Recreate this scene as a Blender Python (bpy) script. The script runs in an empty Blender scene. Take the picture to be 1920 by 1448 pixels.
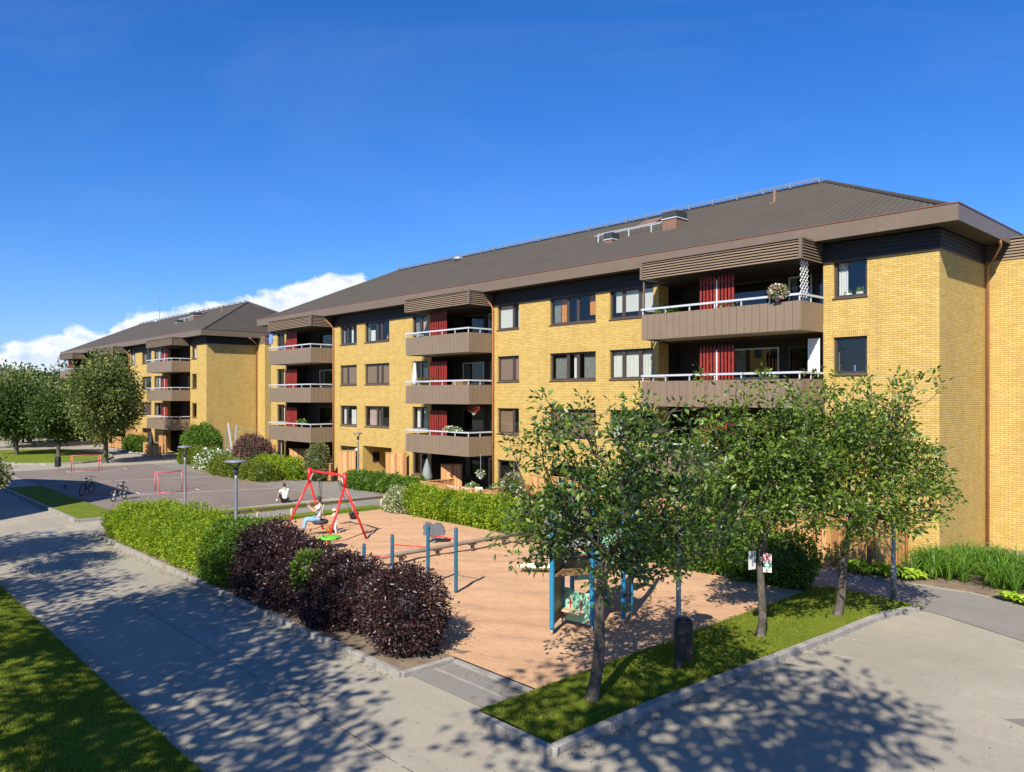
import bpy, bmesh, math, random
import numpy as np
from mathutils import Vector, Matrix
R = math.radians
S = bpy.context.scene
COL = S.collection
rng = np.random.default_rng(7)
random.seed(7)

# ------------------------------------------------------------------ materials
def newmat(name):
    m = bpy.data.materials.new(name); m.use_nodes = True
    nt = m.node_tree; b = nt.nodes['Principled BSDF']
    return m, nt, b
def N(nt, t, **k):
    n = nt.nodes.new(t)
    for a, v in k.items(): setattr(n, a, v)
    return n
def math_node(nt, op, a, b=None, clamp=False):
    n = N(nt, 'ShaderNodeMath', operation=op); n.use_clamp = clamp
    for i, x in enumerate((a, b)):
        if x is None: continue
        if isinstance(x, (int, float)): n.inputs[i].default_value = x
        else: nt.links.new(x, n.inputs[i])
    return n.outputs[0]
def mixc(nt, f, a, b, mode='MIX'):
    n = N(nt, 'ShaderNodeMix', data_type='RGBA', blend_type=mode)
    for i, x in ((0, f), (6, a), (7, b)):
        if isinstance(x, (int, float)): n.inputs[i].default_value = x
        elif isinstance(x, (tuple, list)): n.inputs[i].default_value = (*x, 1) if len(x) == 3 else x
        else: nt.links.new(x, n.inputs[i])
    return n.outputs[2]
def noise(nt, co, scale, detail=4, rough=.55, dist=0):
    n = N(nt, 'ShaderNodeTexNoise'); n.inputs['Scale'].default_value = scale
    n.inputs['Detail'].default_value = detail; n.inputs['Roughness'].default_value = rough
    n.inputs['Distortion'].default_value = dist
    nt.links.new(co, n.inputs['Vector']); return n.outputs['Fac']
def ramp(nt, fac, stops):
    n = N(nt, 'ShaderNodeValToRGB'); e = n.color_ramp.elements
    while len(e) < len(stops): e.new(.5)
    for i, (p, c) in enumerate(stops):
        e[i].position = p; e[i].color = (*c, 1) if not isinstance(c, (int, float)) else (c, c, c, 1)
    nt.links.new(fac, n.inputs[0]); return n.outputs[0]
def objco(nt): return N(nt, 'ShaderNodeTexCoord').outputs['Object']
def bump(nt, b, h, strength=.3, dist=.01):
    n = N(nt, 'ShaderNodeBump'); n.inputs['Strength'].default_value = strength; n.inputs['Distance'].default_value = dist
    nt.links.new(h, n.inputs['Height']); nt.links.new(n.outputs[0], b.inputs['Normal'])
def pm(name, col, rough=.6, var=.15, scale=3., metal=0, bscale=0, bstr=.2, bdist=.01, spec=.5):
    """principled colour with two-scale noise variation and optional bump"""
    m, nt, b = newmat(name); co = objco(nt)
    f1 = noise(nt, co, scale); f2 = noise(nt, co, scale * 9, 3)
    f = math_node(nt, 'ADD', math_node(nt, 'MULTIPLY', f1, .6), math_node(nt, 'MULTIPLY', f2, .4))
    f = math_node(nt, 'MULTIPLY', math_node(nt, 'SUBTRACT', f, .32), 2.8, True)
    lo = tuple(c * (1 - var) for c in col); hi = tuple(min(1, c * (1 + var)) for c in col)
    nt.links.new(mixc(nt, f, lo, hi), b.inputs['Base Color'])
    b.inputs['Roughness'].default_value = rough; b.inputs['Metallic'].default_value = metal
    b.inputs['Specular IOR Level'].default_value = spec
    if bscale: bump(nt, b, noise(nt, co, bscale, 4), bstr, bdist)
    return m
def leafmat(name, cols, rough=.5, trans=.35, spec=.35):
    """leaf colours picked per leaf (mesh island)"""
    m, nt, b = newmat(name)
    g = N(nt, 'ShaderNodeNewGeometry').outputs['Random Per Island']
    n = len(cols); c = ramp(nt, g, [((i + .5) / n, cols[i]) for i in range(n)])
    nt.links.new(c, b.inputs['Base Color']); b.inputs['Roughness'].default_value = rough
    b.inputs['Specular IOR Level'].default_value = spec
    t = N(nt, 'ShaderNodeBsdfTranslucent')
    nt.links.new(mixc(nt, 1., c, (1.5, 1.6, .7), 'MULTIPLY'), t.inputs[0])
    mx = N(nt, 'ShaderNodeMixShader'); mx.inputs[0].default_value = trans
    nt.links.new(b.outputs[0], mx.inputs[1]); nt.links.new(t.outputs[0], mx.inputs[2])
    nt.links.new(mx.outputs[0], nt.nodes['Material Output'].inputs[0]); return m

def brickmat(name, soldier=False):
    m, nt, b = newmat(name); co = objco(nt)
    sx = N(nt, 'ShaderNodeSeparateXYZ'); nt.links.new(co, sx.inputs[0])
    cx = N(nt, 'ShaderNodeCombineXYZ')
    h = math_node(nt, 'ADD', sx.outputs[0], sx.outputs[1])
    if soldier:
        nt.links.new(sx.outputs[2], cx.inputs[0]); nt.links.new(h, cx.inputs[1])
    else:
        nt.links.new(h, cx.inputs[0]); nt.links.new(sx.outputs[2], cx.inputs[1])
    br = N(nt, 'ShaderNodeTexBrick'); nt.links.new(cx.outputs[0], br.inputs['Vector'])
    for k, v in (('Scale', 1.), ('Mortar Size', .0065), ('Mortar Smooth', .3), ('Bias', 0.), ('Brick Width', .26), ('Row Height', .0745)):
        br.inputs[k].default_value = v
    k = .93 if soldier else 1
    br.inputs['Color1'].default_value = (.60 * k, .430 * k, .140 * k, 1); br.inputs['Color2'].default_value = (.475 * k, .315 * k, .085 * k, 1)
    br.inputs['Mortar'].default_value = (.20, .135, .052, 1)
    mp = N(nt, 'ShaderNodeMapping'); mp.inputs['Scale'].default_value = (2.2, 2.2, .16); nt.links.new(co, mp.inputs[0]); f3 = noise(nt, mp.outputs[0], 1.3, 6, .65)
    f = noise(nt, co, .35, 5, .6); f2 = noise(nt, co, 1.7, 5, .7)
    c = mixc(nt, math_node(nt, 'MULTIPLY', f, .5), br.outputs['Color'], (.47, .335, .115))
    c = mixc(nt, math_node(nt, 'MULTIPLY', math_node(nt, 'SUBTRACT', f2, .42, True), 1.1, True), c, (.36, .24, .075))
    c = mixc(nt, ramp(nt, f3, [(.52, 0.), (.72, .38)]), c, (.30, .21, .085))
    nt.links.new(c, b.inputs['Base Color']); b.inputs['Roughness'].default_value = .78
    b.inputs['Specular IOR Level'].default_value = .25
    inv = math_node(nt, 'SUBTRACT', 1., br.outputs['Fac'])
    bump(nt, b, inv, .8, .012); return m

M = {}
M['brick'] = brickmat('yellow_brick'); M['soldier'] = brickmat('soldier_brick', True)
M['brown_panel'] = pm('brown_metal_panel', (.200, .148, .102), .45, .10, 1.2)
M['brown_edge'] = pm('brown_sheet_metal', (.150, .112, .085), .4, .08, 1.5)
M['fascia'] = pm('fascia_brown', (.150, .112, .080), .45, .10, 1.2)
M['flash'] = pm('red_brown_flashing', (.16, .07, .045), .4, .1, 2)
M['black_clad'] = pm('black_cladding', (.012, .012, .014), .6, .2, 3)
M['soffit'] = pm('dark_soffit', (.03, .026, .024), .7, .2, 3)
M['rail'] = pm('galvanised_rail', (.56, .60, .64), .4, .12, 6, .25)
M['red_wood'] = pm('falu_red_wood', (.235, .022, .014), .6, .3, 5, bscale=30)
M['white'] = pm('white_paint', (.78, .78, .76), .5, .06, 4)
M['frame'] = pm('dark_window_frame', (.055, .043, .038), .45, .15, 4)
M['sill'] = pm('sill_metal', (.10, .065, .055), .4, .1, 4)
M['copper'] = pm('copper_pipe', (.50, .22, .11), .42, .2, 2, .15)
M['concrete'] = pm('concrete', (.34, .33, .31), .85, .12, 2, bscale=40)
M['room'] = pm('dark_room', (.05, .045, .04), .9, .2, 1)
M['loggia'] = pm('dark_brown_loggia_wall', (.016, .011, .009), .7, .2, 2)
M['curtain_white'] = pm('white_curtain', (.72, .72, .70), .8, .1, 6)
M['curtain_orange'] = pm('orange_curtain', (.62, .27, .04), .8, .2, 6)
M['curtain_grey'] = pm('grey_curtain', (.22, .23, .22), .8, .3, 5)
M['curtain_pink'] = pm('pink_curtain', (.55, .38, .36), .8, .2, 6)
M['blind_brown'] = pm('brown_blind', (.30, .185, .12), .7, .1, 4)
M['chimney'] = pm('chimney_sheet', (.19, .11, .070), .5, .12, 2)
M['chim_cap'] = pm('chimney_cap', (.035, .04, .038), .5, .2, 3)
M['black'] = pm('black_plastic', (.012, .012, .013), .45, .2, 5)
M['tyre'] = pm('tyre_rubber', (.030, .032, .033), .7, .2, 8)
M['red_metal'] = pm('red_painted_steel', (.66, .022, .022), .35, .08, 3)
M['goal_red'] = pm('faded_red_steel', (.52, .085, .11), .5, .15, 3)
M['blue_post'] = pm('blue_post', (.015, .095, .165), .4, .12, 3)
M['mint'] = pm('mint_panel', (.28, .60, .42), .45, .08, 3)
M['orange'] = pm('orange_panel', (.62, .17, .05), .5, .1, 3)
M['steel'] = pm('galvanised_steel', (.34, .36, .38), .45, .15, 5, .5)
M['pole'] = pm('grey_lamp_pole', (.20, .22, .235), .45, .15, 3, .3)
M['lampdark'] = pm('lamp_dark', (.03, .035, .045), .4, .1, 3)
M['hpl'] = pm('brown_hpl', (.22, .13, .055), .5, .2, 2)
M['grey_hood'] = pm('grey_plastic_hood', (.34, .35, .37), .5, .1, 2)
M['wood_grey'] = pm('weathered_wood', (.23, .185, .14), .8, .25, 4, bscale=25)
M['wood_brown'] = pm('brown_wood_rail', (.10, .065, .045), .75, .25, 4, bscale=25)
M['skin'] = pm('skin', (.50, .29, .20), .55, .06, 8)
M['jeans'] = pm('light_jeans', (.20, .34, .52), .8, .15, 9)
M['tshirt'] = pm('white_tshirt', (.66, .64, .62), .85, .06, 8)
M['tshirt2'] = pm('bright_tshirt', (.82, .82, .82), .85, .04, 8)
M['hair'] = pm('dark_hair', (.035, .022, .016), .6, .3, 20)
M['hat'] = pm('cream_hat', (.80, .74, .52), .8, .06, 8)
M['shoe'] = pm('dark_shoe', (.035, .04, .055), .7, .2, 8)
M['marking'] = pm('worn_white_line', (.66, .65, .62), .8, .22, 3)
M['green_paint'] = pm('green_toy', (.12, .42, .03), .45, .08, 4)
M['grey_toy'] = pm('grey_toy', (.10, .11, .125), .5, .12, 5)
M['seam'] = pm('bitumen_seam', (.035, .034, .033), .9, .3, 6)
M['post_pale'] = pm('pale_post_wood', (.40, .34, .25), .8, .2, 4)
M['marking_worn'] = pm('worn_parking_line', (.44, .42, .37), .85, .2, 3)
M['net'] = pm('grey_net', (.30, .30, .30), .8, .1, 4)
M['sign_white'] = pm('sign_white', (.58, .58, .56), .5, .08, 6)
M['litter'] = leafmat('leaf_litter', [(.12, .08, .04), (.20, .15, .08), (.30, .26, .2), (.08, .09, .03)], .8, .1)
M['soil'] = pm('bare_soil', (.17, .125, .085), .95, .4, 2.5, bscale=18, bstr=.6, bdist=.03)
M['stone'] = pm('edge_stone', (.25, .235, .21), .85, .35, 2.2, bscale=20)
M['dkglass'] = pm('glass_screen', (.02, .025, .03), .08, .1, 3)

def woodfence():
    m, nt, b = newmat('oiled_fence_wood'); co = objco(nt)
    g = N(nt, 'ShaderNodeNewGeometry').outputs['Random Per Island']
    c = ramp(nt, g, [(0, (.14, .05, .015)), (.3, (.46, .215, .065)), (1, (.62, .36, .15))])
    mp = N(nt, 'ShaderNodeMapping'); mp.inputs['Scale'].default_value = (6, 6, .6); nt.links.new(co, mp.inputs[0])
    c = mixc(nt, math_node(nt, 'MULTIPLY', noise(nt, mp.outputs[0], 3, 5), .45), c, (.26, .14, .07))
    nt.links.new(c, b.inputs['Base Color']); b.inputs['Roughness'].default_value = .75; return m
M['fence'] = woodfence()

def glassmat():
    m, nt, b = newmat('window_glass')
    b.inputs['Base Color'].default_value = (.02, .025, .03, 1); b.inputs['Roughness'].default_value = .02
    gl = N(nt, 'ShaderNodeBsdfGlossy'); gl.inputs['Roughness'].default_value = .02
    tr = N(nt, 'ShaderNodeBsdfTransparent'); tr.inputs[0].default_value = (.75, .78, .76, 1)
    fr = N(nt, 'ShaderNodeLayerWeight'); fr.inputs[0].default_value = .5
    f = math_node(nt, 'ADD', math_node(nt, 'MULTIPLY', math_node(nt, 'POWER', fr.outputs['Facing'], 4.), .7), .09, True)
    mx = N(nt, 'ShaderNodeMixShader'); nt.links.new(f, mx.inputs[0])
    nt.links.new(tr.outputs[0], mx.inputs[1]); nt.links.new(gl.outputs[0], mx.inputs[2])
    nt.links.new(mx.outputs[0], nt.nodes['Material Output'].inputs[0]); return m
M['glass'] = glassmat()

def roofmat():
    m, nt, b = newmat('concrete_roof_tiles'); co = objco(nt)
    f = noise(nt, co, .6, 5); f2 = noise(nt, co, 9, 3); 
    c = mixc(nt, f, (.036, .030, .025), (.068, .058, .047))
    c = mixc(nt, math_node(nt, 'MULTIPLY', f2, .5), c, (.09, .078, .064))
    nt.links.new(c, b.inputs['Base Color']); b.inputs['Roughness'].default_value = .68; b.inputs['Specular IOR Level'].default_value = .35
    return m
M['roof'] = roofmat()

def asphalt(name, lo, hi, patch):
    m, nt, b = newmat(name); co = objco(nt)
    big = noise(nt, co, .12, 6, .62, .6); mid = noise(nt, co, .9, 5, .65); fine = noise(nt, co, 55, 3, .7)
    c = mixc(nt, ramp(nt, big, [(.35, 0.), (.65, 1.)]), lo, hi)
    c = mixc(nt, ramp(nt, mid, [(.45, 0.), (.75, .6)]), c, patch)
    c = mixc(nt, ramp(nt, noise(nt, co, .45, 7, .7, 1.2), [(.56, 0.), (.70, .42)]), c, tuple(x * .62 for x in lo))
    c = mixc(nt, ramp(nt, noise(nt, co, 2.6, 6, .75, .5), [(.30, .35), (.42, 0.)]), c, tuple(x * 1.22 for x in hi))
    ms = N(nt, 'ShaderNodeMapping'); ms.inputs['Scale'].default_value = (.10, 1.5, 1); ms.inputs['Rotation'].default_value = (0, 0, .12); nt.links.new(co, ms.inputs[0])
    c = mixc(nt, ramp(nt, noise(nt, ms.outputs[0], 1.1, 6, .6, .3), [(.48, 0.), (.66, .34)]), c, tuple(x * .74 for x in lo))
    c = mixc(nt, ramp(nt, noise(nt, co, .22, 3, .5, .2), [(.50, 0.), (.56, .30)]), c, tuple(x * .86 for x in lo))
    c = mixc(nt, math_node(nt, 'MULTIPLY', fine, .45), c, tuple(x * 1.7 for x in lo))
    c = mixc(nt, ramp(nt, noise(nt, co, 90, 2, .8), [(.35, .8), (.46, 0.)]), c, tuple(x * .45 for x in lo))
    nt.links.new(c, b.inputs['Base Color']); b.inputs['Roughness'].default_value = .88; b.inputs['Specular IOR Level'].default_value = .3
    bump(nt, b, fine, .5, .006); return m
M['asphalt'] = asphalt('old_asphalt', (.240, .218, .172), (.345, .316, .250), (.37, .312, .236))
M['asphalt_dark'] = asphalt('footpath_asphalt', (.165, .155, .138), (.225, .21, .185), (.25, .22, .18))
M['court'] = asphalt('court_asphalt', (.15, .122, .106), (.20, .165, .142), (.22, .185, .155))

def sandmat():
    m, nt, b = newmat('play_sand'); co = objco(nt)
    big = noise(nt, co, .25, 5, .6); mid = noise(nt, co, 2.6, 5, .7, .4); fine = noise(nt, co, 11, 4, .7)
    c = mixc(nt, big, (.43, .255, .145), (.51, .32, .185))
    c = mixc(nt, ramp(nt, mid, [(.3, .5), (.5, 0.)]), c, (.34, .195, .105))
    c = mixc(nt, ramp(nt, fine, [(.5, 0.), (.8, .5)]), c, (.56, .38, .23))
    nt.links.new(c, b.inputs['Base Color']); b.inputs['Roughness'].default_value = .95; b.inputs['Specular IOR Level'].default_value = .15
    bump(nt, b, math_node(nt, 'ADD', math_node(nt, 'MULTIPLY', mid, 1.6), math_node(nt, 'MULTIPLY', fine, .9)), .7, .035); return m
M['sand'] = sandmat()

def lawnmat(name, a, bcol, dry):
    m, nt, b = newmat(name); co = objco(nt)
    f = noise(nt, co, .7, 5, .6); f2 = noise(nt, co, 14, 4, .7); f3 = noise(nt, co, 60, 2, .7)
    c = mixc(nt, ramp(nt, f, [(.35, 0.), (.65, 1.)]), a, bcol); c = mixc(nt, ramp(nt, noise(nt, co, 2.2, 5, .7), [(.50, 0.), (.70, .55)]), c, dry); c = mixc(nt, ramp(nt, f2, [(.5, 0.), (.75, .55)]), c, dry)
    c = mixc(nt, math_node(nt, 'MULTIPLY', f3, .4), c, tuple(x * .5 for x in a))
    nt.links.new(c, b.inputs['Base Color']); b.inputs['Roughness'].default_value = .9; b.inputs['Specular IOR Level'].default_value = .1
    bump(nt, b, f3, 1., .03); return m
M['lawn'] = lawnmat('lawn', (.115, .175, .014), (.175, .225, .018), (.24, .215, .06))
M['far_ground'] = lawnmat('far_ground', (.05, .08, .02), (.07, .10, .03), (.10, .11, .04))
M['blade'] = leafmat('grass_blades', [(.11, .185, .012), (.165, .24, .016), (.22, .265, .024), (.30, .27, .07)], .6, .4, .2)

def barkmat(name, a, bb):
    m, nt, b = newmat(name); co = objco(nt)
    mp = N(nt, 'ShaderNodeMapping'); mp.inputs['Scale'].default_value = (1, 1, .35); nt.links.new(co, mp.inputs[0])
    f = noise(nt, mp.outputs[0], 14, 5, .7); f2 = noise(nt, co, 5, 4, .7)
    c = mixc(nt, ramp(nt, f, [(.35, 0.), (.65, 1.)]), a, bb); c = mixc(nt, ramp(nt, f2, [(.55, 0.), (.65, .7)]), c, tuple(x * 1.8 for x in bb))
    nt.links.new(c, b.inputs['Base Color']); b.inputs['Roughness'].default_value = .9; bump(nt, b, f, .7, .012); return m
M['bark'] = barkmat('grey_brown_bark', (.038, .030, .024), (.115, .098, .076))
M['leaf_rowan'] = leafmat('rowan_leaf', [(.030, .068, .012), (.050, .100, .014), (.082, .145, .018), (.155, .22, .032)], .4, .24, .6)  # near tree's shade put into darker leaves, palest tone paints the highlights
M['leaf_rowan_light'] = leafmat('rowan_leaf_light', [(.045, .092, .012), (.072, .130, .015), (.115, .185, .020), (.19, .26, .035)], .42, .3, .5)  # lit copy of the same leaf for the two brighter trees
M['leaf_mid'] = leafmat('mid_tree_leaf', [(.060, .105, .022), (.095, .140, .028), (.14, .18, .040), (.20, .225, .08)], .5, .25)
M['leaf_dark'] = leafmat('dark_tree_leaf', [(.036, .072, .014), (.055, .096, .018), (.080, .125, .026)], .5, .25)
M['leaf_far'] = leafmat('far_tree_leaf', [(.045, .085, .03), (.06, .10, .035), (.09, .13, .05)], .6, .25)
M['leaf_lime'] = leafmat('lime_hedge_leaf', [(.10, .19, .010), (.17, .27, .012), (.26, .35, .020), (.37, .42, .035)], .5, .42)
M['leaf_green'] = leafmat('green_shrub_leaf', [(.045, .105, .010), (.075, .155, .014), (.11, .20, .018), (.15, .23, .028)], .5, .35)
M['leaf_olive'] = leafmat('olive_shrub_leaf', [(.09, .12, .015), (.14, .18, .018), (.20, .24, .022)], .5, .35)
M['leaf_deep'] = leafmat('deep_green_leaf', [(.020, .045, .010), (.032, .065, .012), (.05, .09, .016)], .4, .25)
M['leaf_purple'] = leafmat('purple_leaf', [(.026, .014, .017), (.045, .020, .024), (.085, .036, .036), (.060, .040, .028)], .38, .22, .6)
M['leaf_plum'] = leafmat('plum_flower_leaf', [(.10, .045, .045), (.16, .075, .07), (.32, .19, .18), (.07, .04, .03)], .5, .3)
M['leaf_varieg'] = leafmat('variegated_leaf', [(.10, .16, .04), (.20, .26, .09), (.45, .45, .30), (.60, .58, .46)], .5, .3)
M['leaf_pale'] = leafmat('pale_shrub_leaf', [(.10, .13, .05), (.18, .20, .08), (.28, .26, .13)], .5, .3)
M['leaf_hosta'] = leafmat('hosta_leaf', [(.26, .40, .025), (.36, .50, .04), (.46, .56, .07)], .45, .35)
M['leaf_lily'] = leafmat('daylily_leaf', [(.06, .15, .018), (.10, .22, .022), (.17, .31, .035)], .42, .35, .5)
M['petal_white'] = leafmat('white_petal', [(.7, .7, .66), (.8, .8, .78)], .7, .3)
M['petal_pink'] = leafmat('pink_petal', [(.62, .35, .42), (.75, .55, .58), (.8, .7, .7)], .7, .3)
M['petal_magenta'] = leafmat('magenta_petal', [(.45, .01, .06), (.60, .03, .12), (.35, .01, .04)], .7, .3)
M['petal_orange'] = leafmat('orange_petal', [(.62, .22, .03), (.7, .34, .06), (.5, .12, .02)], .7, .3)

# ------------------------------------------------------------------ mesh helpers
class MB:
    """collects faces, builds ONE mesh object"""
    def __init__(s): s.v = []; s.f = []
    def quad(s, *p):
        i = len(s.v); s.v += [tuple(q) for q in p]; s.f.append(tuple(range(i, i + len(p)))); return s
    def box(s, x0, y0, z0, x1, y1, z1):
        x0, x1 = min(x0, x1), max(x0, x1); y0, y1 = min(y0, y1), max(y0, y1); z0, z1 = min(z0, z1), max(z0, z1)
        i = len(s.v); s.v += [(x, y, z) for z in (z0, z1) for x, y in ((x0, y0), (x1, y0), (x1, y1), (x0, y1))]
        s.f += [(i, i+3, i+2, i+1), (i+4, i+5, i+6, i+7), (i, i+1, i+5, i+4), (i+1, i+2, i+6, i+5), (i+2, i+3, i+7, i+6), (i+3, i, i+4, i+7)]; return s
    def obox(s, p, ax, ay, az):
        """oriented box: centre p, half-vectors"""
        p, ax, ay, az = map(Vector, (p, ax, ay, az)); i = len(s.v)
        for sz in (-1, 1):
            for sx, sy in ((-1, -1), (1, -1), (1, 1), (-1, 1)): s.v.append(tuple(p + ax * sx + ay * sy + az * sz))
        s.f += [(i, i+3, i+2, i+1), (i+4, i+5, i+6, i+7), (i, i+1, i+5, i+4), (i+1, i+2, i+6, i+5), (i+2, i+3, i+7, i+6), (i+3, i, i+4, i+7)]; return s
    def bar(s, a, b, w, h=None):
        a, b = Vector(a), Vector(b); h = h or w; d = b - a; L = d.length; d = d / L
        up = Vector((0, 0, 1)) if abs(d.z) < .95 else Vector((1, 0, 0)); sd = d.cross(up).normalized(); u2 = sd.cross(d)
        return s.obox((a + b) / 2, d * L / 2, sd * w / 2, u2 * h / 2)
    def tube(s, pts, r, n=8, caps=True):
        pts = [Vector(p) for p in pts]; rr = r if isinstance(r, (list, tuple)) else [r] * len(pts)
        rings = []
        for k, p in enumerate(pts):
            d = (pts[min(k+1, len(pts)-1)] - pts[max(k-1, 0)]).normalized()
            up = Vector((0, 0, 1)) if abs(d.z) < .9 else Vector((1, 0, 0)); a = d.cross(up).normalized(); b = d.cross(a)
            i = len(s.v); rings.append(i)
            for q in range(n):
                t = 2 * math.pi * q / n; s.v.append(tuple(p + (a * math.cos(t) + b * math.sin(t)) * rr[k]))
        for k in range(len(pts) - 1):
            i, j = rings[k], rings[k+1]
            for q in range(n): s.f.append((i + q, j + q, j + (q+1) % n, i + (q+1) % n))
        if caps: s.f.append(tuple(rings[0] + q for q in range(n))); s.f.append(tuple(rings[-1] + q for q in reversed(range(n))))
        return s
    def lathe(s, prof, c=(0, 0, 0), n=16):
        """prof: list of (r,z)"""
        i0 = len(s.v)
        for r, z in prof:
            for q in range(n):
                t = 2 * math.pi * q / n; s.v.append((c[0] + r * math.cos(t), c[1] + r * math.sin(t), c[2] + z))
        for k in range(len(prof) - 1):
            for q in range(n):
                a = i0 + k * n; b = a + n; s.f.append((a + q, a + (q+1) % n, b + (q+1) % n, b + q))
        s.f.append(tuple(i0 + q for q in reversed(range(n)))); e = i0 + (len(prof)-1) * n; s.f.append(tuple(e + q for q in range(n)))
        return s
    def sphere(s, c, r, n=10, m=7, sc=(1, 1, 1)):
        i0 = len(s.v)
        for k in range(m + 1):
            ph = math.pi * k / m
            for q in range(n):
                t = 2 * math.pi * q / n
                s.v.append((c[0] + r*sc[0]*math.sin(ph)*math.cos(t), c[1] + r*sc[1]*math.sin(ph)*math.sin(t), c[2] + r*sc[2]*math.cos(ph)))
        for k in range(m):
            for q in range(n):
                a = i0 + k*n; b = a + n; s.f.append((a+q, b+q, b+(q+1) % n, a+(q+1) % n))
        return s
    def torus(s, c, R1, r, axis='z', n=20, m=8):
        i0 = len(s.v)
        for k in range(n):
            a = 2*math.pi*k/n
            for q in range(m):
                b = 2*math.pi*q/m; x, y, z = (R1 + r*math.cos(b))*math.cos(a), (R1 + r*math.cos(b))*math.sin(a), r*math.sin(b)
                if axis == 'x': x, y, z = z, x, y
                if axis == 'y': x, y, z = x, z, y
                s.v.append((c[0]+x, c[1]+y, c[2]+z))
        for k in range(n):
            for q in range(m):
                a, b = i0 + k*m, i0 + ((k+1) % n)*m; s.f.append((a+q, b+q, b+(q+1) % m, a+(q+1) % m))
        return s
    def prism(s, poly, z0, z1):
        i = len(s.v); n = len(poly); s.v += [(x, y, z0) for x, y in poly] + [(x, y, z1) for x, y in poly]
        s.f.append(tuple(i + k for k in reversed(range(n)))); s.f.append(tuple(i + n + k for k in range(n)))
        for k in range(n): s.f.append((i + k, i + (k+1) % n, i + n + (k+1) % n, i + n + k))
        return s
    def build(s, name, mat, parent=None, smooth=False, bevel=0):
        me = bpy.data.meshes.new(name); me.from_pydata(s.v, [], s.f); me.update()
        me.materials.append(M[mat] if isinstance(mat, str) else mat)
        o = bpy.data.objects.new(name, me); COL.objects.link(o)
        if smooth: me.polygons.foreach_set('use_smooth', [True] * len(me.polygons))
        if parent: o.parent = parent
        if bevel:
            b = o.modifiers.new('bevel', 'BEVEL'); b.width = bevel; b.segments = 2; b.limit_method = 'ANGLE'
        return o
def npmesh(name, verts, faces, mat, parent=None, smooth=False):
    """fast mesh from arrays; faces (n,k)"""
    me = bpy.data.meshes.new(name); n, k = faces.shape
    me.vertices.add(len(verts)); me.vertices.foreach_set('co', np.ascontiguousarray(verts, dtype=np.float32).ravel())
    me.loops.add(n * k); me.loops.foreach_set('vertex_index', np.ascontiguousarray(faces, dtype=np.int32).ravel())
    me.polygons.add(n); me.polygons.foreach_set('loop_start', np.arange(0, n*k, k, dtype=np.int32))
    me.polygons.foreach_set('loop_total', np.full(n, k, dtype=np.int32))
    if smooth: me.polygons.foreach_set('use_smooth', np.ones(n, dtype=bool))
    me.update(calc_edges=True); me.materials.append(M[mat] if isinstance(mat, str) else mat)
    o = bpy.data.objects.new(name, me); COL.objects.link(o)
    if parent: o.parent = parent
    return o
def tag(o, label, cat, group=None):
    o['label'] = label; o['category'] = cat
    if group: o['group'] = group
    return o
def empty(name, loc, label, cat, group=None, rz=0):
    o = bpy.data.objects.new(name, None); COL.objects.link(o); o.location = loc; o.rotation_euler = (0, 0, rz)
    o.empty_display_size = .2
    return tag(o, label, cat, group)
def struct(o): o['kind'] = 'structure'; return o
def copy_tree(root, loc, label, group=None, rz=None, scale=None):
    def cp(o, par):
        c = o.copy(); COL.objects.link(c)
        if par: c.parent = par
        for ch in [x for x in KIDS.get(o.name, [])]: cp(ch, c)
        return c
    KIDS = {}
    for x in bpy.data.objects:
        if x.parent: KIDS.setdefault(x.parent.name, []).append(x)
    r = cp(root, None); r.location = loc; r['label'] = label
    if group: r['group'] = group
    if rz is not None: r.rotation_euler = (0, 0, rz)
    if scale: r.scale = scale
    return r

# ------------------------------------------------------------------ foliage helpers
def leaves_mesh(P, size, aspect=.45, up=.35, jitter=.35, dirs=None, seed=0):
    """diamond leaves folded along the midrib; P (n,3)"""
    g = np.random.default_rng(seed); n = len(P)
    d = g.normal(size=(n, 3))
    if dirs is not None: d = dirs + d * .45
    d[:, 2] *= .8; d /= np.linalg.norm(d, axis=1, keepdims=True) + 1e-9
    nn = g.normal(size=(n, 3)) * jitter * 1.6; nn[:, 2] += up * 2.2
    s = np.cross(d, nn); s /= np.linalg.norm(s, axis=1, keepdims=True) + 1e-9
    nn = np.cross(s, d)
    L = (size * (1 + jitter * g.uniform(-1, 1, n)))[:, None]; W = L * aspect * .5
    a = P; t = P + d * L - nn * L * .12; mid = P + d * L * .48
    l = mid + s * W + nn * L * .08; r = mid - s * W + nn * L * .08
    V = np.stack([a, l, t, r], 1).reshape(-1, 3)
    i = np.arange(n)[:, None] * 4
    F = np.concatenate([i + np.array([[0, 1, 2]]), i + np.array([[0, 2, 3]])], 1).reshape(-1, 3)
    return V, F
def tubes_mesh(A, B, ra, rb, n=5):
    d = B - A; d /= np.linalg.norm(d, axis=1, keepdims=True) + 1e-9
    ref = np.where(np.abs(d[:, 2:3]) < .9, np.array([[0, 0, 1.]]), np.array([[1., 0, 0]]))
    a = np.cross(d, ref); a /= np.linalg.norm(a, axis=1, keepdims=True) + 1e-9; b = np.cross(d, a)
    th = np.arange(n) * 2 * np.pi / n; c, s = np.cos(th), np.sin(th)
    off = a[:, None, :] * c[None, :, None] + b[:, None, :] * s[None, :, None]
    V = np.concatenate([A[:, None, :] + off * ra[:, None, None], B[:, None, :] + off * rb[:, None, None]], 1).reshape(-1, 3)
    i = np.arange(len(A))[:, None, None] * 2 * n; k = np.arange(n)[None, :, None]
    F = np.concatenate([i + k, i + (k + 1) % n, i + n + (k + 1) % n, i + n + k], 2).reshape(-1, 4)
    return V, F
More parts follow.
